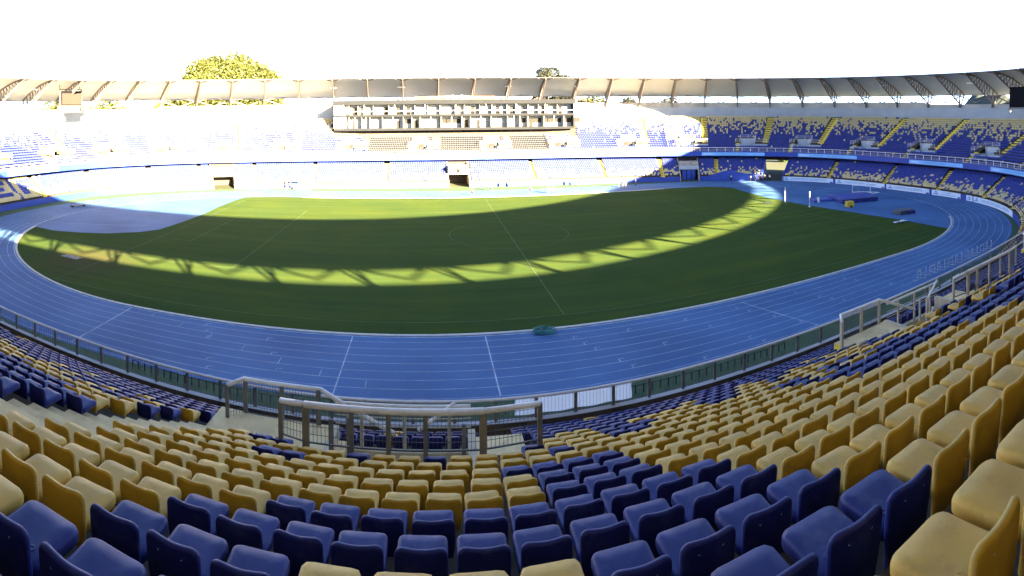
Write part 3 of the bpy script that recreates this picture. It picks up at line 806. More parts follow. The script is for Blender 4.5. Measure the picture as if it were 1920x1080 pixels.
for i in range(NT):
    s = TS[i]; mb = MB(); R1, R2 = .21, .14
    kbs = float(kb(s))
    colb = Vector(PR(s, 22.1 * kbs, 20.5)); colt = Vector(PR(s, 22.0 * kbs, 23.2))
    top = [Vector(roof_pt(s, t, -.16)) for t in np.linspace(.04, .97, 13)]
    tip = top[-1]
    low0 = Vector(PR(s, 21.6 * kbs, 21.7))
    low = [low0 + (tip - low0) * u for u in np.linspace(0, .985, 11)]
    mb.tube(top, R1, 5); mb.tube([low[0], low[-1]], R1, 5)
    mb.tube([colb, colt, Vector(roof_pt(s, .17, -.2))], .19, 6)
    mb.tube([Vector(PR(s, 22.3 * kbs, 20.6)), top[0]], R1, 5); mb.tube([Vector(PR(s, 21.6 * kbs, 20.5)), low0], .16, 5)
    mb.tube([low0, Vector(roof_pt(s, .17, -.2))], R2, 4)
    for q in range(1, 10):
        a, b = low[q], top[min(12, q + 2)]
        mb.tube([a, b], R2 * .8, 4)
        if q < 9: mb.tube([b, low[q + 1]], R2 * .8, 4)
    sp, sn = TS[(i - 1) % NT], TS[(i + 1) % NT]
    hm, hp = mid_s(sp, s, .5), mid_s(s, sn, .5)
    hd = Vector(PR(s, 22.3 * kbs, 23.7))
    for h in (hm, hp): mb.tube([hd, Vector(PR(h, 22.25 * float(kb(h)), 21.9))], .17, 5); mb.tube([hd, Vector(roof_pt(h, .05, -.1))], .09, 4)
    y0 = Vector(roof_pt(s, .80, -.35))
    for f, other in ((.22, sn), (.22, sp)):
        hh = mid_s(s, other, f) if other == sn else mid_s(sp, s, 1 - f)
        mb.tube([y0, Vector(roof_pt(hh, .985, -.12))], R2, 4)
    obj('truss', mb, ['steel_brown'], roof)
# floodlight clusters hung under the roof
def floodlight(s, t, label, drop=.9):
    p = roof_pt(s, t, -drop); e = empty('floodlight', p, label, 'floodlight', 'floodlights under the roof', ang(s))
    mb = MB(); mb.tube([(0, 0, 0), (0, 0, drop)], .05, 5); mb.box((0, 0, 0), (.12, 2.3, .10)); obj('bracket', mb, ['steel_brown'], e)
    for k in range(4):
        mb = MB(); mb.tube([(-.12, -.86 + .57 * k, -.02), (-.30, -.86 + .57 * k, -.10), (-.42, -.86 + .57 * k, -.16)], [.12, .2, .26], 8); obj('lamp_head', mb, ['white'], e)
for s, l in zip((364.5, 345.1, 338.7, 292.7, 274., 243.1, 223.4, 145.8, 121.1),
                ('pale floodlight cluster under the roof, farthest to the left of the scoreboard', 'pale floodlight cluster under the roof just right of the tan scoreboard', 'pale floodlight cluster under the roof before the left edge of the yellow tree',
                 'pale floodlight cluster under the roof above the left end of the press box', 'pale floodlight cluster on the truss left of the rooftop equipment of the press box', 'pale floodlight cluster on the truss right of the rooftop equipment of the press box',
                 'pale floodlight cluster under the roof above the right end of the press box', 'dark-looking floodlight cluster under the shaded roof midway along the right stand', 'dark-looking floodlight cluster under the shaded roof beside the black screen')):
    floodlight(s, .55, l)

# ---------------------------------------------------------------- front railing
def railing(name, s0, s1, step, label, group, meshy, post_parts, zb=7.63, h=.76, o=.14, rr_=.062):
    c = P((s0 + s1) / 2 % LF, o, zb); e = empty(name, c, label, 'railing', group)
    n = max(2, int((s1 - s0) / 1.)); ss = np.linspace(s0, s1, n)
    mb = MB(); mb.tube([P(s % LF, o, zb + h) for s in ss], rr_, 6); obj('top_rail', shift(mb, c), ['rail_white'], e, True)
    allp = MB(); k = 0
    for s in np.arange(s0 + .3, s1, step):
        q = P(s % LF, o, zb); mb = MB() if post_parts else allp
        mb.box((q[0], q[1], zb + h / 2), (.055, .12, h), ang(s % LF))
        if post_parts: obj('post', shift(mb, c), ['post_brown'], e)
    if not post_parts: obj('post_row', shift(allp, c), ['rail_white'], e)['kind'] = 'stuff'
    if meshy:
        mb = MB()
        for s in np.arange(s0 + .2, s1, .13):
            q = P(s % LF, o, zb); mb.box((q[0], q[1], zb + h / 2 - .02), (.008, .008, h - .06), ang(s % LF))
        for hh in (.06,): mb.tube([P(s % LF, o, zb + hh) for s in ss], .016, 4)
        obj('wire_mesh', shift(mb, c), ['wire'], e)
    else:
        mb = MB(); mb.tube([P(s % LF, o, zb + h * .5) for s in ss], .025, 4); mb.tube([P(s % LF, o, zb + h * .15) for s in ss], .025, 4)
        obj('lower_rail', shift(mb, c), ['rail_white'], e)
    return e
railing('guard_railing', -72, 66, 1.45, 'brown-posted guard railing with pale top rail running along the near upper tier front', None, True, True)
railing('guard_railing', 66, LF - 72, 2.4, 'white tubular railing on the far blue fascia between the upper and lower seats', None, False, False, 7.63, 1.05)

# stairwell railings of the near stand
def stair_railing(v, label, pale=False):
    zl = row_z(5) - .5; c = P(v % LF, 5.5, zl); e = empty('stairwell_railing', c, label, 'railing', 'railings round the near stairwells', ang(v % LF))
    e.rotation_euler = (0, 0, 0)
    pm = 'pale_post' if pale else 'post_brown'
    def Q(d, o, z): return P((v + d) % LF, o, z)
    def run(pts, r=.066):
        mb = MB(); mb.tube([Q(*p) for p in pts], r, 8); obj('top_rail', shift(mb, c), ['rail_white'], e, True)
    def post(d, o, z0, z1, w=.095, m=None):
        q = Q(d, o, z0); mb = MB(); mb.box((q[0], q[1], (z0 + z1) / 2), (.06, w, z1 - z0), ang((v + d) % LF)); mb.box((q[0], q[1], z0 + .012), (.17, w + .09, .024), ang((v + d) % LF)); obj('post', shift(mb, c), [m or pm], e)
    wire = MB()
    def mesh(a, b, za0, zb0, za1, zb1, n=None):
        d = math.hypot(b[0] - a[0], b[1] - a[1]); n = n or max(2, int(d / .085))
        for i in range(n + 1):
            f = i / n; dd, oo = a[0] + (b[0] - a[0]) * f, a[1] + (b[1] - a[1]) * f
            z0 = za0 + (zb0 - za0) * f; z1 = za1 + (zb1 - za1) * f
            wire.tube([Q(dd, oo, z0), Q(dd, oo, z1)], .0055, 4, 0, False)
        for g in (0., .22, .44, .66, .88):
            wire.tube([Q(a[0], a[1], za0 + (za1 - za0) * g), Q(b[0], b[1], zb0 + (zb1 - zb0) * g)], .006 if g else .02, 4)
    zt = 12.28; zb = 11.05
    # up-slope rail behind the pit
    run([(-2.35, 7.36, zt - .14), (-1.7, 7.62, zt)], .06); run([(-1.75, 7.62, zt), (1.95, 7.62, zt)], .07); run([(1.9, 7.62, zt), (3.15, 7.34, zt - .10)], .06)
    for d in (-1.72, 1.92): post(d, 7.62, zb, zt, .15)
    for d in (-.72, .0, .72) if not pale else (-.95, 0, .95): post(d * 1.05, 7.62, zb, zt)
    post(-2.35, 7.36, zb - .2, zt - .14, .10); post(3.15, 7.34, zb - .2, zt - .10, .11)
    mesh((-1.65, 7.62), (1.85, 7.62), zb + .42, zb + .42, zt, zt); mesh((-2.35, 7.36), (-1.78, 7.6), zb + .35, zb + .42, zt - .14, zt); mesh((2.0, 7.6), (3.15, 7.34), zb + .42, zb + .35, zt, zt - .1)
    # landing rail and the slope into the stairwell
    z2 = zl + 1.02
    run([(-5.05, 4.1, z2 - .05), (-4.7, 3.66, z2), (-2.35, 3.62, z2), (-.2, 3.9, z2 - .95)])
    run([(.45, 4.1, z2 - .72), (1.45, 4.0, z2 - .02)], .055)
    post(-5.05, 4.1, zl - .45, z2 - .05, .11)
    for d in (-4.65, -3.5, -2.4): post(d, 3.66, zl - .25, z2, .13)
    mesh((-5.03, 4.1), (-4.68, 3.66), zl - .1, zl - .1, z2, z2); mesh((-4.65, 3.66), (-2.4, 3.62), zl, zl, z2, z2)
    # inner rail on the field side of the pit
    run([(-1.9, 3.7, z2 - .28), (1.9, 3.7, z2 - .28)], .05)
    for d in (-1.15, .05, 1.3): post(d, 3.7, zl - 1., z2 - .28, .10, 'pale_post')
    for hh in (.35, .6): mb = MB(); mb.tube([Q(-1.9, 3.7, z2 - .28 - hh), Q(1.9, 3.7, z2 - .28 - hh)], .018, 5); obj('lower_rail', shift(mb, c), ['pale_post'], e)
    post(-1.62, 5.6, zl - .9, zl + 1.35, .12); post(-1.30, 5.0, zl - .9, zl + 1.1, .09); post(1.62, 5.6, zl - .9, zl + 1.35, .10)
    obj('wire_mesh', shift(wire, c), ['wire'], e)
stair_railing(-10.9, 'white-topped wire mesh railing round the stairwell in the middle of the near seats')
stair_railing(9.1, 'pale railing round the next stairwell on the right, beside the concrete landing', True)
stair_railing(26.4, 'distant pale stairwell railing where the right-hand seats meet the track edge', True)
stair_railing(-31.4, 'railing with yellow step at the far left end of the near guard rail')

# sector fences running up the far tier
for s0, lab in ((199.9, 'dark sector fence climbing the far upper tier at the edge of the sunlight'), (233.0, 'dark sector fence at the right end of the grey seats below the press box'), (283.6, 'dark sector fence at the left end of the grey seats below the press box'), (317.3, 'thin sector fence climbing the sunlit upper tier right of the huge tree')):
    c = P(s0, 1.0, row_z(0)); e = empty('sector_fence', c, lab, 'fence', 'sector fences on the far tier'); last = 8 if 225 < s0 < 290 else 18
    mb = MB()
    for h in (.5, 1.0, 1.5): mb.tube([P(s0, row_o(j), row_z(j) + h) for j in (0, last)], .035, 4)
    obj('rail', shift(mb, c), ['wire'], e)
    for j in range(0, last + 1): q = P(s0, row_o(j), row_z(j)); mb = MB(); mb.box((q[0], q[1], q[2] + .8), (.10, .16, 1.6), ang(s0)); obj('post', shift(mb, c), ['wire'], e)

# pale sheet tied behind the near railing
mb = MB(); ss = np.linspace(-7.2, -2.75, 30); rows = []
for z, o in ((8.33, .02), (8.1, -.03), (7.85, .03), (7.66, -.02)):
    rows.append([P(s % LF, o + .03 * math.sin(s * 5 + z * 3) - .03, z) for s in ss])
mb.strip(rows)
c = P(505.5, 0, 7.66); tag(obj('plastic_sheet', mb, ['sheet'], None, True), 'pale bluish plastic sheet tied to the near guard railing right of the stairwell', 'sheet')

# low picket of dark stakes on the green strip below the near tier
c = (0, 0, 0); e = empty('stake_fence', c, 'low fence of dark stakes on the green strip beyond the near guard railing', 'fence')
mb = MB(); sg = np.arange(-33, 16, .62)
for s in sg:
    q = PR(s % LF, float(per(OBASE, s % LF)) - 5.2, .0); mb = MB(); mb.box((q[0], q[1], .27), (.07, .07, .56), ang(s % LF)); obj('stake', mb, ['dark'], e)
mb = MB(); mb.tube([PR(s % LF, float(per(OBASE, s % LF)) - 5.2, .5) for s in sg], .025, 4); obj('wire', mb, ['dark'], e)

# ---------------------------------------------------------------- press box on the far side
pa, pb = Vector(P(PBS1, 11.0, 0)), Vector(P(PBS0, 11.0, 0)); ax = (pb - pa); PL = ax.length; ax.normalize(); ay = Vector((-ax.y, ax.x, 0))
rz = math.atan2(ax.y, ax.x)
pbx = empty('press_box', tuple(pa), 'long two-storey cream press box with brown roof band on the far upper tier', 'building', None, rz)
D = 9.5
def pbox(name, x0, x1, y0, y1, z0, z1, m, parent=None):
    mb = MB(); mb.box(((x0 + x1) / 2, (y0 + y1) / 2, (z0 + z1) / 2), (x1 - x0, y1 - y0, z1 - z0)); return obj(name, mb, [m], parent or pbx)
pbox('floor_slab', 0, PL, 0, D, 14.0, 14.75, 'brown_fascia'); pbox('floor_slab', 0, PL, -.1, D, 18.0, 18.65, 'brown_fascia')
rf = pbox('roof', -.25, PL + .25, -.4, D + .2, 21.5, 22.75, 'brown_fascia')
mb = MB(); mb.box((PL / 2, 1.5, 23.0), (23, .4, 1.5), 0, 0); obj('roof_screen', mb, ['orange_wood'], rf)
mb = MB()
for k in range(5): mb.box((PL * .47 + k * 1.3, .4, 23.3), (.8, .7, 1.0 + .25 * (k % 2))); mb.tube([(PL * .47 + k * 1.3, .4, 22.75), (PL * .47 + k * 1.3, .4, 23.3)], .06, 5)
for k in range(3): mb.tube([(PL * .40 + k * 2, .3, 22.75), (PL * .40 + k * 2, .3, 23.6)], .05, 4)
mb.tube([(PL * .39, .3, 23.6), (PL * .56, .3, 23.6)], .05, 4)
obj('rooftop_equipment', mb, ['white'], rf)
pbox('back_wall', 0, PL, 2.4, 2.6, 14.75, 18.0, 'cream'); pbox('back_wall', 0, PL, 2.2, 2.4, 18.65, 21.5, 'cream')
pbox('end_wall', 0, 3.4, .05, 3.4, 14.75, 18.0, 'white'); pbox('end_wall', 0, 2.9, .05, 3.3, 18.65, 21.5, 'white')
pbox('end_wall', PL - .3, PL, .05, 3.4, 14.75, 18.0, 'brown_fascia'); pbox('end_wall', PL - .3, PL, .05, 3.3, 18.65, 21.5, 'brown_fascia')
rp = random.Random(3)
for lev, z0, z1 in ((0, 14.75, 18.), (1, 18.65, 21.5)):
    x = 4.4
    while x < PL - 3:
        pbox('partition', x - .05, x + .05, .5 if lev else .25, 2.3, z0, z1, 'cream')
        st_ = rp.choice([2.6, 3.1, 3.1, 3.6, 4.4] if lev else [2.4, 3.6, 4.8, 6.0])
        if rp.random() < .62:
            dx = x + rp.uniform(.5, st_ - 1.5); dw = rp.uniform(.8, 1.3); dr = pbox('door', dx, dx + dw, 2.15 if lev else 2.35, 2.21 if lev else 2.41, z0, z0 + 2.15, rp.choice(['box_door', 'box_door', 'brown_fascia']))
        if not lev and rp.random() < .22:
            pbox('window', x + .3, x + st_ - .3, 2.34, 2.405, z0 + 1.2, z0 + 2.5, 'box_door')
        if lev: pbox('desk', x + .3, x + st_ - .3, .45, .95, z0 + .7, z0 + .78, 'box_door')
        elif rp.random() < .6: pbox('glazing_bar', x + st_ / 2 - .05, x + st_ / 2 + .05, .1, .2, z0, z1, 'white')
        x += st_
mb = MB(); mb.tube([(0, .1, 19.6), (PL, .1, 19.6)], .04, 5); 
obj('balcony_rail', mb, ['white'], pbx)
for xx in np.linspace(.1, PL - .1, 9):
    pbox('mullion', xx - .05, xx + .05, .02, .14, 18.65, 21.5, 'white')

# ---------------------------------------------------------------- scoreboards
def scoreboard(s0, s1, o, z0, z1, panel, label):
    a, b = Vector(PR(s1, o, 0)), Vector(PR(s0, o, 0)); d = (b - a); L = d.length; r = math.atan2(d.y, d.x)
    e = empty('scoreboard', ((a.x + b.x) / 2, (a.y + b.y) / 2, z0), label, 'scoreboard', None, r); h = z1 - z0
    mb = MB(); mb.box((0, .5, h / 2), (L, .8, h)); obj('cabinet', mb, ['black'], e)
    mb = MB(); mb.box((0, .05, h * (.5 if panel == 'black' else .44)), (L - .3, .1, h * (.94 if panel == 'black' else .80))); obj('screen', mb, [panel], e)
    mb = MB()
    for x in (-L / 2 - .2, L / 2 + .2): mb.box((x, .6, h / 2 - .3), (.25, .35, h + 1.6))
    mb.box((0, .6, h + .5), (L + .6, .2, .2)); mb.box((0, .4, -.25), (L + .6, .9, .14)); obj('frame', mb, ['steel_brown'], e)
    mb = MB(); mb.box((0, .5, -1.9), (L * .96, .7, .25)); mb.box((-L * .2, .55, -1.1), (L * .5, .6, 1.4)); mb.box((L * .22, .6, -1.1), (L * .3, .5, 1.4))
    if panel != 'black': obj('service_deck', mb, ['steel_brown'], e)
    mb = MB(); [mb.tube([(x, .9, h + .4), (x, 1.6, h + 3.2)], .1, 5) for x in (-L / 2, L / 2)]; obj('hanger', mb, ['steel_brown'], e)
M['tan_panel'] = mat('tan_panel', (0.040, 0.030, 0.026), .8, .05, .5, spec=.1)
scoreboard(353.9, 358.6, 14., 22.6, 26.4, 'tan_panel', 'tan scoreboard with dark top band hanging under the roof at the left')
scoreboard(101.5, 109.9, 14., 20.4, 25.4, 'black', 'large black scoreboard screen cut by the right edge under the roof')

# ---------------------------------------------------------------- boards, banners, lettering
def curved_text(body, s_from, s_to, off, zc, h, parent, m='board_text', extent=None, name='lettering'):
    cu = bpy.data.curves.new('txt', 'FONT'); cu.body = body; cu.size = 1.0; cu.resolution_u = 2
    to = bpy.data.objects.new('txt', cu); col.objects.link(to)
    bpy.context.view_layer.update()
    me = bpy.data.meshes.new_from_object(to.evaluated_get(bpy.context.evaluated_depsgraph_get()))
    bpy.data.objects.remove(to); bpy.data.curves.remove(cu)
    n = len(me.vertices); co = np.zeros(n * 3); me.vertices.foreach_get('co', co); co = co.reshape(-1, 3)
    x0, x1 = co[:, 0].min(), co[:, 0].max(); y0, y1 = co[:, 1].min(), co[:, 1].max()
    f = (co[:, 0] - x0) / (x1 - x0); s = s_from + f * (s_to - s_from)
    ov = off(s % LF) if callable(off) else np.full(n, off)
    q = ringsR(s % LF, ov, zc + ((co[:, 1] - y0) / (y1 - y0) - .5) * h)
    me.vertices.foreach_set('co', q.astype(np.float32).ravel()); me.update(); me.materials.clear(); me.materials.append(M[m])
    return link(bpy.data.objects.new(name, me), parent)
def curved_board(name, s0, s1, off, z0, z1, m, label, cat, group, th=.06):
    n = max(2, int(abs(s1 - s0) / 1.2)); ss = np.linspace(s0, s1, n) % LF; mb = MB()
    a = ringsR(ss, off(ss), z0); b = ringsR(ss, off(ss), z1); a2 = ringsR(ss, off(ss) + th, z0); b2 = ringsR(ss, off(ss) + th, z1)
    mb.strip([a, a2, b2, b, a]); mb.add([tuple(a[0]), tuple(b[0]), tuple(b2[0]), tuple(a2[0])], [(0, 1, 2, 3)]); mb.add([tuple(a[-1]), tuple(b[-1]), tuple(b2[-1]), tuple(a2[-1])], [(3, 2, 1, 0)])
    return tag(obj(name, mb, [m]), label, cat, group)
ob = lambda s: per(OBASE, s) - .12
AD = [(166.2, 149.9, 'CONCEPCION, CIUDAD DEPORTIVA', 'pale board reading CONCEPCION, CIUDAD DEPORTIVA right of the gate opening, farthest of the board row'),
      (149.1, 132.7, None, 'pale board with faint small lettering, second of the row from the gate'),
      (132.1, 118.6, 'CONCEPCION, CIUDAD DEPORTIVA', 'pale board reading CONCEPCION, CIUDAD DEPORTIVA, third of the row from the gate'),
      (117.8, 108.3, 'two', 'pale board with two short lines of lettering, fourth of the row from the gate'),
      (106.2, 103.9, 'logo', 'small square pale board with only an emblem on the bend wall'),
      (103.5, 82.5, None, 'long curved pale board at the right end of the board row')]
for s0, s1, txt, lab in AD:
    b = curved_board('advertising_board', s0, s1, ob, .16, 1.34, 'white_board', lab, 'board', 'advertising boards on the lower wall'); L = s0 - s1
    ot = lambda s: per(OBASE, s) - .135
    if txt == 'logo':
        mb = MB(); c = PR((s0 + s1) / 2, float(per(OBASE, (s0 + s1) / 2)) - .14, .95); mb.box(c, (.03, .5, .3), ang((s0 + s1) / 2)); mb.box((c[0], c[1], .55), (.03, 1.3, .2), ang((s0 + s1) / 2)); obj('emblem', mb, ['board_text'], b)
        continue
    mb = MB(); cs = s0 - .6 - .7; c = PR(cs, float(per(OBASE, cs)) - .14, .95); mb.box(c, (.03, .55, .28), ang(cs)); mb.box((c[0], c[1], .55), (.03, 1.5, .2), ang(cs)); obj('emblem', mb, ['board_text'], b)
    if txt == 'two':
        mb = MB()
        curved_text('CIUDAD', s0 - 3.6, s1 + 3.2, ot, 1.0, .30, b); curved_text('CONCEPCION', s0 - 2.8, s1 + 1.6, ot, .55, .30, b)
    elif txt: curved_text(txt, s0 - 2.7, s1 + 2.2, ot, .75, .62, b)
    else: curved_text('CONCEPCION, CIUDAD DEPORTIVA', s0 - 2.9, s1 + 2.9, ot, .75, .40 if L < 18 else .62, b)
    if L < 18:
        mb = MB(); c = PR(s1 + .55, float(per(OBASE, s1 + .55)) - .14, .36); mb.box(c, (.03, .8, .3), ang(s1 + .55)); obj('corner_mark', mb, ['blue_paint'], b)
of = lambda s: np.zeros(np.shape(s)) - .10
BN = [(384.3, 368.3, 'light blue fascia banner above the blue letters at the far left'), (351.3, 341.9, 'light blue fascia banner between the far left banner and the lower tunnel'), (324.9, 312.2, 'light blue fascia banner above the lower-tier tunnel with the dark mouth'),
      (295.1, 283.6, 'light blue fascia banner below the left end of the press box'), (268.8, 266.3, 'short light blue fascia banner below the left gap in the grey seats'), (251.4, 248.6, 'short light blue fascia banner below the right gap in the grey seats'),
      (234.2, 220.9, 'light blue fascia banner below the right end of the press box, half in sun'), (213.2, 203.7, 'light blue fascia banner ending at the edge of the sunlit seats'), (190.6, 172.6, 'lettered light blue fascia banner above the doorway with blue doors'),
      (162.9, 144.9, 'lettered light blue fascia banner right of the open gate'), (128.1, 111.8, 'lettered light blue fascia banner, last complete one toward the right'), (103., 86., 'light blue fascia banner cut by the right edge of the photo')]
for i, (s0, s1, lab) in enumerate(BN):
    b = curved_board('fascia_banner', s0, s1, of, 6.45, 7.35, 'light_blue', lab, 'banner', 'banners on the blue fascia', .07)
    if i >= 7: curved_text('CONCEPCION, CIUDAD DEPORTIVA', s0 - (s0 - s1) * .24, s1 + (s0 - s1) * .28, lambda s: np.zeros(np.shape(s)) - .115, 6.9, .42, b)
    if i >= 7: curved_text('BIOBIO', s0 - .8, s0 - (s0 - s1) * .18, lambda s: np.zeros(np.shape(s)) - .115, 6.9, .34, b, 'white')

# ---------------------------------------------------------------- gates in the lower tier
def gate(g, w, label, kind):
    ob0 = float(per(OBASE, g)); e = empty('tunnel_portal', PR(g, ob0, 0), label, 'gateway'); c = e.location.copy()
    def slab(nm, d0, d1, o0, o1, z0, z1, m):
        mb = MB(); mb.hexa([PR(g + d0, o0, z0), PR(g + d1, o0, z0), PR(g + d1, o1, z0), PR(g + d0, o1, z0), PR(g + d0, o0, z1), PR(g + d1, o0, z1), PR(g + d1, o1, z1), PR(g + d0, o1, z1)]); return obj(nm, shift(mb, c), [m], e)
    for sgn in (-1, 1):
        d0, d1 = (w - .25, w + .05) if sgn > 0 else (-w - .05, -w + .25)
        mb = MB(); mb.hexa([PR(g + d0, ob0 - .05, 0), PR(g + d1, ob0 - .05, 0), PR(g + d1, 4.6, 0), PR(g + d0, 4.6, 0), PR(g + d0, ob0 - .05, 1.5), PR(g + d1, ob0 - .05, 1.5), PR(g + d1, 1.8, 5.7), PR(g + d0, 1.8, 5.7)])
        obj('side_wall', shift(mb, c), ['concrete' if kind != 'open' else 'blue_paint'], e)
    if kind != 'open':
        slab('lintel', -w + .25, w - .25, ob0 + 3.4, 1.9, 2.9, 4.9, 'concrete')
        slab('tunnel_mouth', -w + .25, w - .25, 1.9, 2.1, 0, 6.2, 'dark')
    if kind == 'doors':
        for d in (-1.9, -.6, .75): sl_ = slab('door', d, d + 1.15, ob0 + 3.3, ob0 + 3.42, 0, 2.75, 'blue_paint')
        slab('canopy_beam', -w, w, ob0 + 3.1, ob0 + 3.38, 2.9, 3.9, 'wall_grey')
    if kind == 'canopy':
        mb = MB(); mb.add([PR(g - 1.2, ob0 + 4, 4.9), PR(g + 1.3, ob0 + 4, 4.9), PR(g + .2, ob0 + 2.2, 5.9), PR(g - 1.2, ob0 + 1.2, 3.6)], [(0, 1, 2), (0, 2, 3), (1, 2, 3)]); obj('canopy', shift(mb, c), ['white'], e)
gate(322.3, 3.2, 'white concrete tunnel portal with dark mouth in the sunlit lower tier at left', 'plain')
gate(259., 2.9, 'tunnel portal with white canopy at the middle of the far lower tier', 'canopy')
gate(194.6, 2.9, 'grey portal with three blue doors in the shaded lower tier', 'doors')
gate(169.3, 3.5, 'open gateway through the lower tier with greenery showing behind', 'open')
# angled blue wall in front of the doorway
mb = MB(); pts = [(190.2, 1.1), (184.5, 2.7), (182.5, 3.0), (177.5, 2.0), (173.2, 1.9)]
for (sa, ha), (sb, hb) in zip(pts[:-1], pts[1:]):
    o_a, o_b = float(per(OBASE, sa)) - .5, float(per(OBASE, sb)) - .5
    mb.hexa([PR(sa, o_a, 0), PR(sb, o_b, 0), PR(sb, o_b + .3, 0), PR(sa, o_a + .3, 0), PR(sa, o_a, ha), PR(sb, o_b, hb), PR(sb, o_b + .3, hb), PR(sa, o_a + .3, ha)])
tag(obj('ramp_wall', mb, ['blue_paint']), 'blue gabled ramp wall between the doorway and the open gate', 'wall')

# ---------------------------------------------------------------- equipment on the field
def hexmesh(name, boxes, m, parent): 
    mb = MB()
    for b in boxes: mb.box(*b)
    return obj(name, mb, [m], parent)
def bevel_box(mb, c, s, r=.06, rot=0., mi=0):
    V, Fs = pad(rrect(-s[0] / 2, s[0] / 2, -s[1] / 2, s[1] / 2, min(.15, s[0] / 4, s[1] / 4), 2), s[2], r); ca, sa = math.cos(rot), math.sin(rot)
    mb.add([(c[0] + x * ca - y * sa, c[1] + x * sa + y * ca, c[2] + z) for x, y, z in V], Fs, mi)
e = empty('landing_mat', (66.5, -2.0, .012), 'large blue pole vault landing mat with white rails on the far infield', 'mat', None, -.28)
mb = MB(); bevel_box(mb, (1.5, 1.5, .0), (8.5, 7.0, .85)); obj('main_mat', mb, ['mat_blue'], e, False)
mb = MB(); [bevel_box(mb, (-2.6 + 1.75 * k, -2.3, .0), (1.7, 1.0, .88)) for k in range(5)]; obj('front_pad', mb, ['mat_dark'], e)
mb = MB(); bevel_box(mb, (-5.5, 3.0, .0), (4.5, 3.2, .45)); obj('side_pad', mb, ['mat_blue'], e)
mb = MB(); mb.tube([(3.5, 5.2, .95), (6.2, 4.4, .95), (8.6, 2.0, .95)], .07, 5); mb.tube([(8.6, 2.0, .95), (6.0, 1.2, .9)], .07, 5); obj('upright_rail', mb, ['white'], e)
mb = MB(); mb.box((-6.8, 1.5, .5), (.4, .4, 1.0)); obj('marker', mb, ['white'], e)
e = empty('foam_block', (61.2, -7.0, .012), 'yellow foam block in front of the blue landing mat', 'mat', None, -.3)
mb = MB(); bevel_box(mb, (0, 0, 0), (1.6, 1.1, 1.15), .1); obj('block', mb, ['yellow_box'], e); mb = MB(); mb.box((.1, -.62, .2), (.6, .05, .35)); obj('vent', mb, ['dark'], e)
e = empty('high_jump_stand', (76.5, 4.0, .012), 'white high jump stand with crossbar behind the landing mat', 'jump stand', None, -.5)
for x in (-2.3, 2.1):
    mb = MB(); mb.tube([(x, 0, 0), (x, 0, 2.2)], .06, 6); mb.box((x, 0, .05), (.6, .6, .1)); obj('upright', mb, ['white'], e)
mb = MB(); mb.tube([(-2.3, 0, 1.75), (2.1, 0, 1.9)], .05, 5); obj('crossbar', mb, ['white'], e)
e = empty('covered_mat', (63.3, -19.0, .012), 'dark grey covered mat on the blue apron near the right bend', 'mat', None, -.2)
mb = MB(); bevel_box(mb, (0, 0, 0), (3.4, 2.4, .75), .12); obj('mat_body', mb, ['tarp'], e); mb = MB(); bevel_box(mb, (.9, -1.3, .0), (1.6, .3, .6), .05); obj('flap', mb, ['mat_dark'], e)
mb = MB(); mb.v, mb.f, mb.m = [], [], []
e = empty('folded_sheet', (56.4, -23.6, .01), 'crumpled dark and white sheet lying on the grass near the right bend', 'sheet')
N_ = 12; rows = [[(-1.6 + 3.2 * i / N_, -.5 + 1. * j / 5, .06 + .16 * random.random()) for i in range(N_ + 1)] for j in range(6)]
mb.strip(rows); obj('sheet_cloth', mb, ['white'], e, True); mb = MB(); rows = [[(-1.1 + 1.4 * i / 6, -.7 + .5 * j / 3, .12 + .15 * random.random()) for i in range(7)] for j in range(4)]; mb.strip(rows); obj('dark_cloth', mb, ['tarp'], e, True)
for (x, y), lab in (((55.0, 5.7), 'white pole standing on the far grass edge, left of the pair'), ((55.3, -1.7), 'white pole standing on the grass edge, nearer the yellow block')):
    e = empty('marker_pole', (x, y, .0), lab, 'pole', 'white marker poles'); mb = MB(); mb.tube([(0, 0, 0), (0, 0, 3.1)], .085, 8); obj('shaft', mb, ['white'], e); mb = MB(); mb.tube([(0, 0, 0), (0, 0, .08)], .3, 10); obj('foot', mb, ['mast_steel'], e)
def tarp(x, y, l, w_, rz_, lab, m='tarp'):
    mb = MB(); rows = []
    for j in range(5): rows.append([(-l / 2 + l * i / 10 + random.uniform(-.08, .08), -w_ / 2 + w_ * j / 4 + random.uniform(-.06, .06), .03 + (.12 * random.random() if 0 < i < 10 and 0 < j < 4 else 0)) for i in range(11)])
    mb.strip(rows); o = obj('ground_cover', mb, [m], None, True); o.location = (x, y, .006); o.rotation_euler = (0, 0, rz_); tag(o, lab, 'cover')
tarp(51.8, 7.3, 2.4, 1.1, .1, 'small dark cover lying on the far right grass beside the sunlit arc')
tarp(-58.3, -24.9, 3.0, 1.2, -.1, 'dark cover lying on the left grass just below the sunlit arc')
# coiled hose
pts = []
for i in range(0, 190): t = i / 24 * 2 * PI; r = .62 + .20 * math.sin(i * .37) + .1 * math.sin(i * .11); pts.append((r * 1.25 * math.cos(t), r * .8 * math.sin(t), .05 + .0012 * i + .04 * abs(math.sin(i * .5))))
mb = MB(); mb.tube(pts, .035, 5); o = obj('garden_hose', mb, ['hose'], None, True); o.location = (-4.2, -36.95, .012); tag(o, 'coiled teal green hose lying at the inner edge of the near track', 'hose')
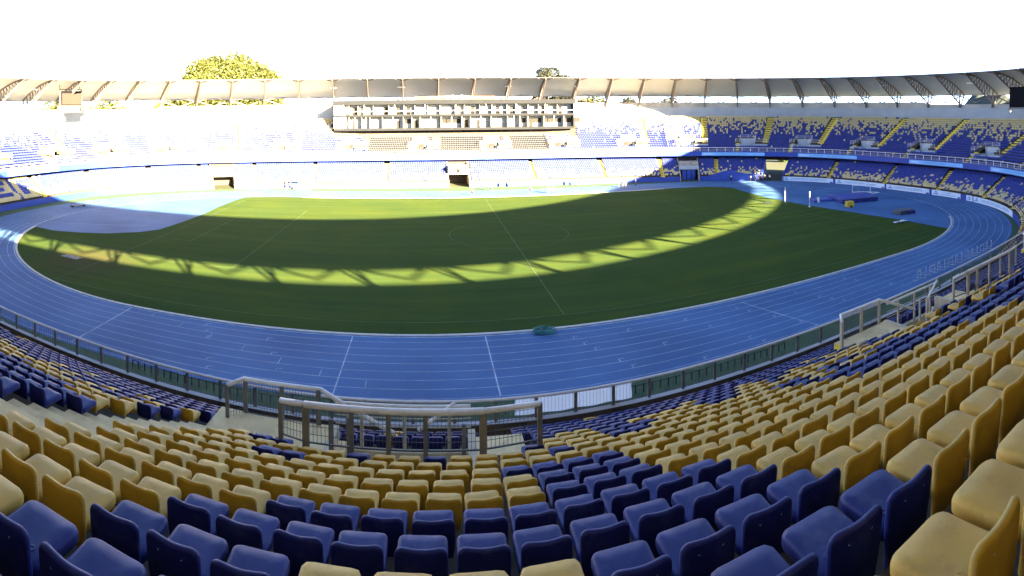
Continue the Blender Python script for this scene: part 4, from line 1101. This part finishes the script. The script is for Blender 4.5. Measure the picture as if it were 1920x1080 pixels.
# hurdles parked along the outside lanes
hp_ = None; NH = 14
for k in range(NH):
    f = k / (NH - 1); x, y = 33.5 + 17. * f, -45.0 + .25 * f
    if hp_ is None:
        e = empty('hurdle', (x, y, .012)); mb = MB()
        for sx in (-.55, .55): mb.tube([(sx, .0, 0), (sx, 0, .92)], .022, 5); mb.tube([(sx, 0, .02), (sx, .6, .02)], .025, 5)
        mb.tube([(-.55, .0, .45), (.55, 0, .45)], .012, 4); obj('frame', mb, ['mast_steel'], e); mb = MB(); mb.box((0, 0, .96), (1.16, .025, .075)); obj('bar', mb, ['white'], e); hp_ = e
    else:
        e = hp_.copy(); col.objects.link(e); e.location = (x, y, .012)
        for ch in list(hp_.children): c_ = ch.copy(); col.objects.link(c_); c_.parent = e
    e.rotation_euler = (0, 0, .35 + .3 * math.sin(k * 2.1)); tag(e, 'pale hurdle parked in the row along the outer lane before the right bend', 'hurdle', 'hurdles along the outer lane')
# clutter on the strip left
e = empty('hurdle_trolley', (-83.2, 8.3, .0), 'dark trolley stacked with bars on the grass strip by the left wall', 'trolley', None, 1.0)
mb = MB(); mb.box((0, 0, .35), (3.2, 1.0, .08)); [mb.tube([(-1.5 + .5 * k, -.5, .4), (-1.5 + .5 * k, .5, 1.0)], .04, 5) for k in range(7)]; obj('frame', mb, ['tarp'], e)
for sx in (-1.3, 1.3):
    mb = MB(); mb.tube([(sx, -.45, .2), (sx, .45, .2)], .2, 10); obj('roller', mb, ['black'], e)
# blue canopy and table on the far side
e = empty('canopy_tent', (-47.6, 50.2, 0), 'blue peaked canopy over a table beside the far sunlit track', 'tent')
mb = MB(); c4 = [(-1.7, -1.7, 2.2), (1.7, -1.7, 2.2), (1.7, 1.7, 2.2), (-1.7, 1.7, 2.2)]; mb.add(c4 + [(0, 0, 3.1)] + [(x, y, 1.95) for x, y, z in c4], [(0, 1, 4), (1, 2, 4), (2, 3, 4), (3, 0, 4), (0, 5, 6, 1), (1, 6, 7, 2), (2, 7, 8, 3), (3, 8, 5, 0)]); obj('roof_cloth', mb, ['canopy_blue'], e)
for sx in (-1.65, 1.65):
    for sy in (-1.65, 1.65): mb = MB(); mb.tube([(sx, sy, 0), (sx, sy, 2.2)], .04, 5); obj('leg', mb, ['white'], e)
e = empty('folding_table', (-45.4, 49.2, 0), 'long table with blue cloth beside the blue canopy', 'table', None, .1)
mb = MB(); mb.box((0, 0, .72), (4.6, .8, .06)); mb.box((0, -.41, .38), (4.6, .03, .70)); obj('cloth', mb, ['canopy_blue'], e); mb = MB(); [mb.tube([(sx, .3, 0), (sx, .3, .7)], .03, 5) for sx in (-2.1, 0, 2.1)]; obj('legs_frame', mb, ['white'], e)

# ---------------------------------------------------------------- people
def skinned(name, verts, edges, radii, root=0, sub=1):
    me = bpy.data.meshes.new(name); me.from_pydata(verts, edges, []); o = bpy.data.objects.new(name, me); col.objects.link(o)
    sk = o.modifiers.new('s', 'SKIN'); ss_ = o.modifiers.new('u', 'SUBSURF'); ss_.levels = sub; ss_.render_levels = sub
    for i, r in enumerate(radii): me.skin_vertices[0].data[i].radius = (r, r); me.skin_vertices[0].data[i].use_root = (i == root)
    bpy.context.view_layer.update()
    m2 = bpy.data.meshes.new_from_object(o.evaluated_get(bpy.context.evaluated_depsgraph_get())); bpy.data.objects.remove(o); bpy.data.meshes.remove(me)
    m2.polygons.foreach_set('use_smooth', [True] * len(m2.polygons)); return m2
def person_meshes(stride, arm, sit=False):
    s = stride; hz = .95 if not sit else .48
    if sit: kn = [(-.12, -.42, .5), (.12, -.42, .5)]; an = [(-.12, -.42, .08), (.12, -.42, .08)]
    else: kn = [(-.11, -.10 - .5 * s, .52), (.11, -.02 + .35 * s, .50)]; an = [(-.11, .02 - .75 * s, .08 + .02), (.11, .10 + .75 * s, .08 + .10 * abs(s))]
    V = [(0, 0, hz), (0, .01, hz + .22), (0, .02, hz + .45), (0, 0, hz + .58), (0, -.02, hz + .70), (0, -.02, hz + .80),
         (-.11, 0, hz - .06), kn[0], an[0], (an[0][0], an[0][1] - .17, .04), (.11, 0, hz - .06), kn[1], an[1], (an[1][0], an[1][1] - .17, .04),
         (-.19, .01, hz + .47), (-.25, .03 + .2 * arm, hz + .20), (-.24, -.08 + .35 * arm, hz - .03), (-.24, -.12 + .40 * arm, hz - .13), (.19, .01, hz + .47), (.25, .03 - .2 * arm, hz + .20), (.24, -.08 - .4 * arm, hz - .03 + .12 * abs(arm)), (.24, -.12 - .48 * arm, hz - .13 + .14 * abs(arm))]
    E_ = [(0, 1), (1, 2), (2, 3), (3, 4), (4, 5), (0, 6), (6, 7), (7, 8), (8, 9), (0, 10), (10, 11), (11, 12), (12, 13), (2, 14), (14, 15), (15, 16), (16, 17), (2, 18), (18, 19), (19, 20), (20, 21)]
    R_ = [.13, .125, .13, .055, .095, .085, .09, .065, .045, .04, .09, .065, .045, .04, .06, .045, .035, .04, .06, .045, .035, .04]
    body = skinned('body', V, E_, R_)
    i1 = [1, 2, 14, 15, 18, 19, 0]; m = {a: k for k, a in enumerate(i1)}
    shirt = skinned('shirt', [V[a] for a in i1], [(m[a], m[b]) for a, b in E_ if a in m and b in m], [.145, .155, .085, .065, .085, .065, .15], 0)
    i2 = [0, 6, 7, 8, 10, 11, 12]; m = {a: k for k, a in enumerate(i2)}
    tr = skinned('trousers', [V[a] for a in i2], [(m[a], m[b]) for a, b in E_ if a in m and b in m], [.15, .115, .085, .07, .115, .085, .07], 0)
    hb = MB(); hc = V[4]; rows = []
    for a in np.linspace(0, PI * .55, 5): rows.append([(hc[0] + .118 * math.sin(a) * math.cos(t), hc[1] + .02 + .125 * math.sin(a) * math.sin(t), hc[2] + .03 + .135 * math.cos(a)) for t in np.linspace(0, 2 * PI, 11)[:-1]])
    hb.strip(rows, 0, True); hm = bpy.data.meshes.new('hair'); hm.from_pydata(hb.v, [], hb.f)
    return body, shirt, tr, hm
PV = [person_meshes(0., 0.), person_meshes(.35, .6), person_meshes(.12, -.4), person_meshes(0, .3, True)]
for b_, s_, t_, h_ in PV: b_.materials.append(M['skin']); h_.materials.append(M['hair'])
CLO = {'black': (.015, .015, .018), 'dark blue': (.02, .03, .10), 'white': (.75, .75, .74), 'red': (.45, .04, .05), 'pink': (.55, .18, .24), 'grey': (.2, .2, .21), 'pale': (.5, .45, .42), 'blue': (.04, .09, .4)}
for k, v in CLO.items(): M['cloth_' + k] = mat('cloth_' + k.replace(' ', '_'), v, .85, .1, 4.)
def person(x, y, pose, rz_, top, low_, label, group=None, z=0.012):
    e = empty('person', (x, y, z), label, 'person', group, rz_)
    b_, s_, t_, h_ = PV[pose]
    link(bpy.data.objects.new('body', b_), e)
    m1 = s_.copy(); m1.materials.append(M['cloth_' + top]); link(bpy.data.objects.new('shirt', m1), e)
    m2 = t_.copy(); m2.materials.append(M['cloth_' + low_]); link(bpy.data.objects.new('trousers', m2), e)
    link(bpy.data.objects.new('hair', h_), e)
person(-4., 39., 2, 2.8, 'black', 'black', 'person in black standing on the far track edge in front of the middle tunnel')
person(1.1, 45.8, 1, 1.4, 'grey', 'dark blue', 'person in grey walking on the sunlit far track right of the middle tunnel')
person(13.7, 38.6, 2, -.5, 'pale', 'grey', 'person in pale top, left one of two close together at the pitch edge')
person(14.6, 38.3, 0, .5, 'pink', 'dark blue', 'person in pink top, right one of two close together at the pitch edge')
person(9.8, 41.0, 2, 2., 'white', 'black', 'person in white leaning by small boxes on the sunlit far track')
person(22.6, 50.3, 0, .2, 'white', 'black', 'person in white top near the shadow edge by the far blue wall')
person(24.3, 50.0, 1, 2.0, 'grey', 'dark blue', 'person in grey walking near the shadow edge by the far blue wall')
for k, (x, y, c) in enumerate(((32.9, 43.6, 'pink'), (33.6, 42.9, 'red'), (34.2, 42.4, 'pink'))): person(x, y, (0, 2, 0)[k], -2.5 + k, c, 'pale', 'person in red or pink in the close group of three on the shaded far track', 'three people in pink on the far track')
person(37.2, 43.2, 0, 1.2, 'black', 'black', 'person in black standing alone right of the pink group on the far track')
for k, (x, y) in enumerate(((4.4, 52.4), (6.6, 52.3))): person(x, y, 3, 3.1, 'red', 'pale', 'person in red seated by the far sunlit wall', 'seated pair in red')
for k, (x, y, c) in enumerate(((-52.6, 49.4, 'grey'), (-50.9, 49.0, 'red'), (-49.6, 48.9, 'black'), (-48.5, 49.3, 'dark blue'))): person(x, y, k % 3, k * 1.3, c, ('black', 'grey', 'dark blue', 'black')[k], ('person in grey at the left end of the group by the blue canopy', 'person in red in the group left of the blue canopy', 'person in black in the group left of the blue canopy', 'person in dark blue at the table under the blue canopy')[k], 'people by the blue canopy')
person(-26.2, 53.6, 2, .4, 'grey', 'black', 'person in grey by bags at the foot of a far lower aisle')
person(64.5, 41.2, 1, -1.9, 'white', 'black', 'person in white and black, left of two walking in front of the gabled wall'); person(66.6, 40.9, 1, -1.7, 'white', 'dark blue', 'person in white striding in front of the gabled wall, right of two')
gp = [(68.8, 37.9, 'white'), (69.6, 36.9, 'black'), (70.3, 36.4, 'black'), (70.9, 35.9, 'dark blue'), (71.4, 37.2, 'black'), (72.0, 35.6, 'black'), (72.6, 36.9, 'grey'), (73.3, 35.4, 'white'), (73.9, 36.6, 'dark blue'), (72.9, 38.3, 'black')]
for k, (x, y, c) in enumerate(gp): person(x, y, (0, 2, 0, 1)[k % 4], k * 2.1, c, ('black', 'black', 'dark blue')[k % 3], 'person in the tight dark-clothed group before the open gateway', 'people before the open gateway')

# ---------------------------------------------------------------- trees and masts beyond the roof
def tree(x, y, h, r, label, leaf, seed, n=4200, base=.35, lobes=11, leafsz=.85, flat_=.62):
    rg = np.random.default_rng(seed); e = empty('tree', (x, y, 0), label, 'tree', 'trees beyond the roof')
    mb = MB(); mb.tube([(0, 0, 0), (.2, .1, h * .3), (.1, 0, h * .62)], [r * .075, r * .055, r * .03], 8)
    for k in range(6): a = k * 1.05 + seed; mb.tube([(.1, 0, h * (.28 + .05 * k)), (r * .35 * math.cos(a), r * .35 * math.sin(a), h * (.5 + .04 * k)), (r * .62 * math.cos(a), r * .62 * math.sin(a), h * (.62 + .04 * k))], [r * .03, r * .02, r * .008], 5)
    obj('trunk', mb, ['bark'], e)
    C = []; 
    for k in range(lobes):
        a = rg.uniform(0, 2 * PI); q = math.sqrt(rg.uniform(0, 1)) * .68; zz = rg.uniform(base, .86); sh = math.sin(PI * min(1, (zz - base + .12) / (1.05 - base))) ** .5
        C.append((q * r * math.cos(a) * sh, q * r * math.sin(a) * sh, zz * h, r * rg.uniform(.26, .44)))
    C.append((0, 0, h * .80, r * .5))
    C = np.array(C); idx = rg.integers(0, len(C), n); d = rg.standard_normal((n, 3)); d /= np.linalg.norm(d, axis=1)[:, None]
    rad = C[idx, 3] * rg.uniform(.55, 1.06, n) ** .6; p = C[idx, :3] + d * rad[:, None] * np.array([1, 1, flat_ + .2])
    p = p[(p[:, 2] > h * base * .8)]; n = len(p)
    u = rg.standard_normal((n, 3)); u /= np.linalg.norm(u, axis=1)[:, None]; v = np.cross(u, rg.standard_normal((n, 3))); v /= np.linalg.norm(v, axis=1)[:, None]
    sz = leafsz * rg.uniform(.6, 1.3, n)[:, None]
    Q = np.stack([p - u * sz, p - v * sz * .6, p + u * sz, p + v * sz * .6], 1).reshape(-1, 3)
    me = bpy.data.meshes.new('crown'); me.vertices.add(n * 4); me.vertices.foreach_set('co', Q.astype(np.float32).ravel()); me.loops.add(n * 4); me.loops.foreach_set('vertex_index', np.arange(n * 4, dtype=np.int32))
    me.polygons.add(n); me.polygons.foreach_set('loop_start', np.arange(0, n * 4, 4, dtype=np.int32)); me.polygons.foreach_set('loop_total', np.full(n, 4, np.int32)); me.update(calc_edges=True); me.materials.append(M[leaf])
    o = link(bpy.data.objects.new('crown', me), e); return e
tree(-98.5, 135.5, 44.8, 25.8, 'huge round yellow-green tree rising above the roof on the left', 'leaf_yellow', 5, 120000, .42, 60, .62, .78)
tree(-164, 97, 28.5, 15, 'yellow-green tree showing through the gap behind the tan scoreboard', 'leaf_yellow', 6, 10000, .4, 12, .7)
tree(-146, 112, 28.0, 13, 'yellow-green tree in the gap right of the tan scoreboard', 'leaf_yellow', 7, 10000, .4, 12, .7)
tree(-124, 128, 28.5, 13, 'yellow-green tree in the gap just left of the huge tree', 'leaf_yellow', 8, 10000, .4, 12, .7)
tree(37.5, 146, 42.6, 8.0, 'small grey-green tree top rising above the roof right of centre', 'leaf_dark', 9, 14000, .5, 18, .45)
tree(46.0, 147, 41.4, 6.6, 'smaller tree top above the roof, right neighbour of the grey-green one', 'leaf_dark', 15, 10000, .5, 14, .45)
tree(58, 141, 27.6, 11, 'mixed green tree in the gap right of the press box', 'leaf_yellow', 10, 6000, .4, 10, .7)
tree(73, 138, 28.0, 8, 'dark green tree in the gap, second one right of the press box', 'leaf_dark', 11, 2200, .4, 10, .7)
tree(90, 130, 26.3, 11, 'low grey-green tree in the gap above the middle of the shaded stand', 'leaf_dark', 12, 2200, .4, 10, .7)
tree(112.5, 80.5, 7, 5.0, 'bright green low tree outside the open gateway', 'leaf_bright', 13, 6000, .06, 14, .4)
tree(150, -50, 47, 15, 'added unseen dark tree keeping a stray sun patch off the right upper stand', 'leaf_dark', 21, 6000, .35, 14, 1.1)  # unseen tree, added only to block sun from the right upper stand
tree(141, -38, 50, 17, 'second added unseen dark tree keeping a stray sun patch off the right upper stand', 'leaf_dark', 22, 6000, .35, 14, 1.1)  # second unseen sun blocker, added beside the first
tree(196, 14, 44, 13, 'dark tree top peeping over the roof at the right edge', 'leaf_dark', 14, 3000, .5, 10, .7)
# wooded ridge far right
mb = MB(); rows = []; rg = np.random.default_rng(4)
xs = np.linspace(0, 1, 60)
for f, hh in ((0, 0), (.25, .6), (.6, 1.), (1., .7), (1.3, 0)):
    rows.append([(255 + 60 * f - 10 * t, 110 - 150 * t, hh * (31.5 + 1.6 * math.sin(t * 17) + 1.2 * math.sin(t * 41)) * min(1, max(0., (t + .02) * 14)) + (rg.uniform(-.8, .8) if hh > .3 else 0)) for t in xs])
mb.strip(rows); M['ridge'] = mat('wooded_ridge', (.028, .042, .04), .95, .3, .08, coord='World')
o = obj('hills', mb, ['ridge']); o['kind'] = 'structure'
for (x, y, h, lab) in ((-40.8, 148, 47., 'thin pale mast above the roof left of the press box centre'), (18., 150, 47., 'thin pale mast above the roof, left of the small grey-green tree'), (33.5, 149, 47, 'thin pale mast rising behind the left side of the small grey-green tree'), (47.5, 146, 47, 'thin pale mast above the roof right of the small grey-green tree'), (62.9, 140, 46.5, 'thin pale mast above the roof, rightmost of the masts')):
    e = empty('light_mast', (x, y, 0), lab, 'mast', 'masts behind the far roof'); mb = MB(); mb.tube([(0, 0, 0), (0, 0, h)], [.28, .10], 8); obj('pole', mb, ['mast_steel'], e)
    mb = MB(); mb.box((0, 0, h), (2.0, .25, .18)); obj('crossarm', mb, ['mast_steel'], e)
# ---------------------------------------------------------------- light and camera
AIR, DUST, OZ = 0.3, 0.35, 0.0
w = bpy.data.worlds.new('World'); sc.world = w; w.use_nodes = True
nt = w.node_tree; bg = nt.nodes['Background']
sky = nt.nodes.new('ShaderNodeTexSky'); sky.sky_type = 'NISHITA'; sky.sun_disc = False
SUN_AZ, SUN_EL = math.radians(-33.65), math.radians(16.47)     # the way the light travels, from +Y towards +X
sky.sun_elevation = SUN_EL; sky.sun_rotation = SUN_AZ + PI
sky.air_density = AIR; sky.dust_density = DUST; sky.ozone_density = OZ
nt.links.new(sky.outputs['Color'], bg.inputs['Color']); bg.inputs['Strength'].default_value = 0.05
sl = bpy.data.lights.new('sun', 'SUN'); sl.energy = 5.0; sl.angle = math.radians(.5); sl.color = (1.0, .77, .46)
so = link(bpy.data.objects.new('sun', sl)); so.location = (60, -120, 80)
ld = Vector((math.sin(SUN_AZ) * math.cos(SUN_EL), math.cos(SUN_AZ) * math.cos(SUN_EL), -math.sin(SUN_EL)))
so.rotation_euler = ld.to_track_quat('-Z', 'Y').to_euler()

cd = bpy.data.cameras.new('camera'); cam = link(bpy.data.objects.new('camera', cd)); sc.camera = cam
cd.type = 'PANO'; cd.panorama_type = 'CENTRAL_CYLINDRICAL'
cd.central_cylindrical_range_u_min = -960 / CAM['f']; cd.central_cylindrical_range_u_max = 960 / CAM['f']
cd.central_cylindrical_range_v_min = -(1080 - CAM['yh']) / CAM['f']; cd.central_cylindrical_range_v_max = CAM['yh'] / CAM['f']
cd.central_cylindrical_radius = 1.0
cd.clip_start = .05; cd.clip_end = 3000
right, fwd, up = Vector(RC[0]), Vector(RC[1]), Vector(RC[2])
mw = Matrix.Identity(4)
for i in range(3): mw[i][0] = right[i]; mw[i][1] = up[i]; mw[i][2] = -fwd[i]; mw[i][3] = EYE[i]
cam.matrix_world = mw
vs = sc.view_settings; sc.display_settings.display_device = 'sRGB'
vs.view_transform = 'Standard'; vs.look = 'None'; vs.exposure = 4.5; vs.gamma = 1.0; vs.use_curve_mapping = False
sc.render.film_transparent = False
sc.cycles.max_bounces = 6; sc.cycles.diffuse_bounces = 3; sc.cycles.glossy_bounces = 3; sc.cycles.transparent_max_bounces = 8
sc.cycles.use_denoising = True
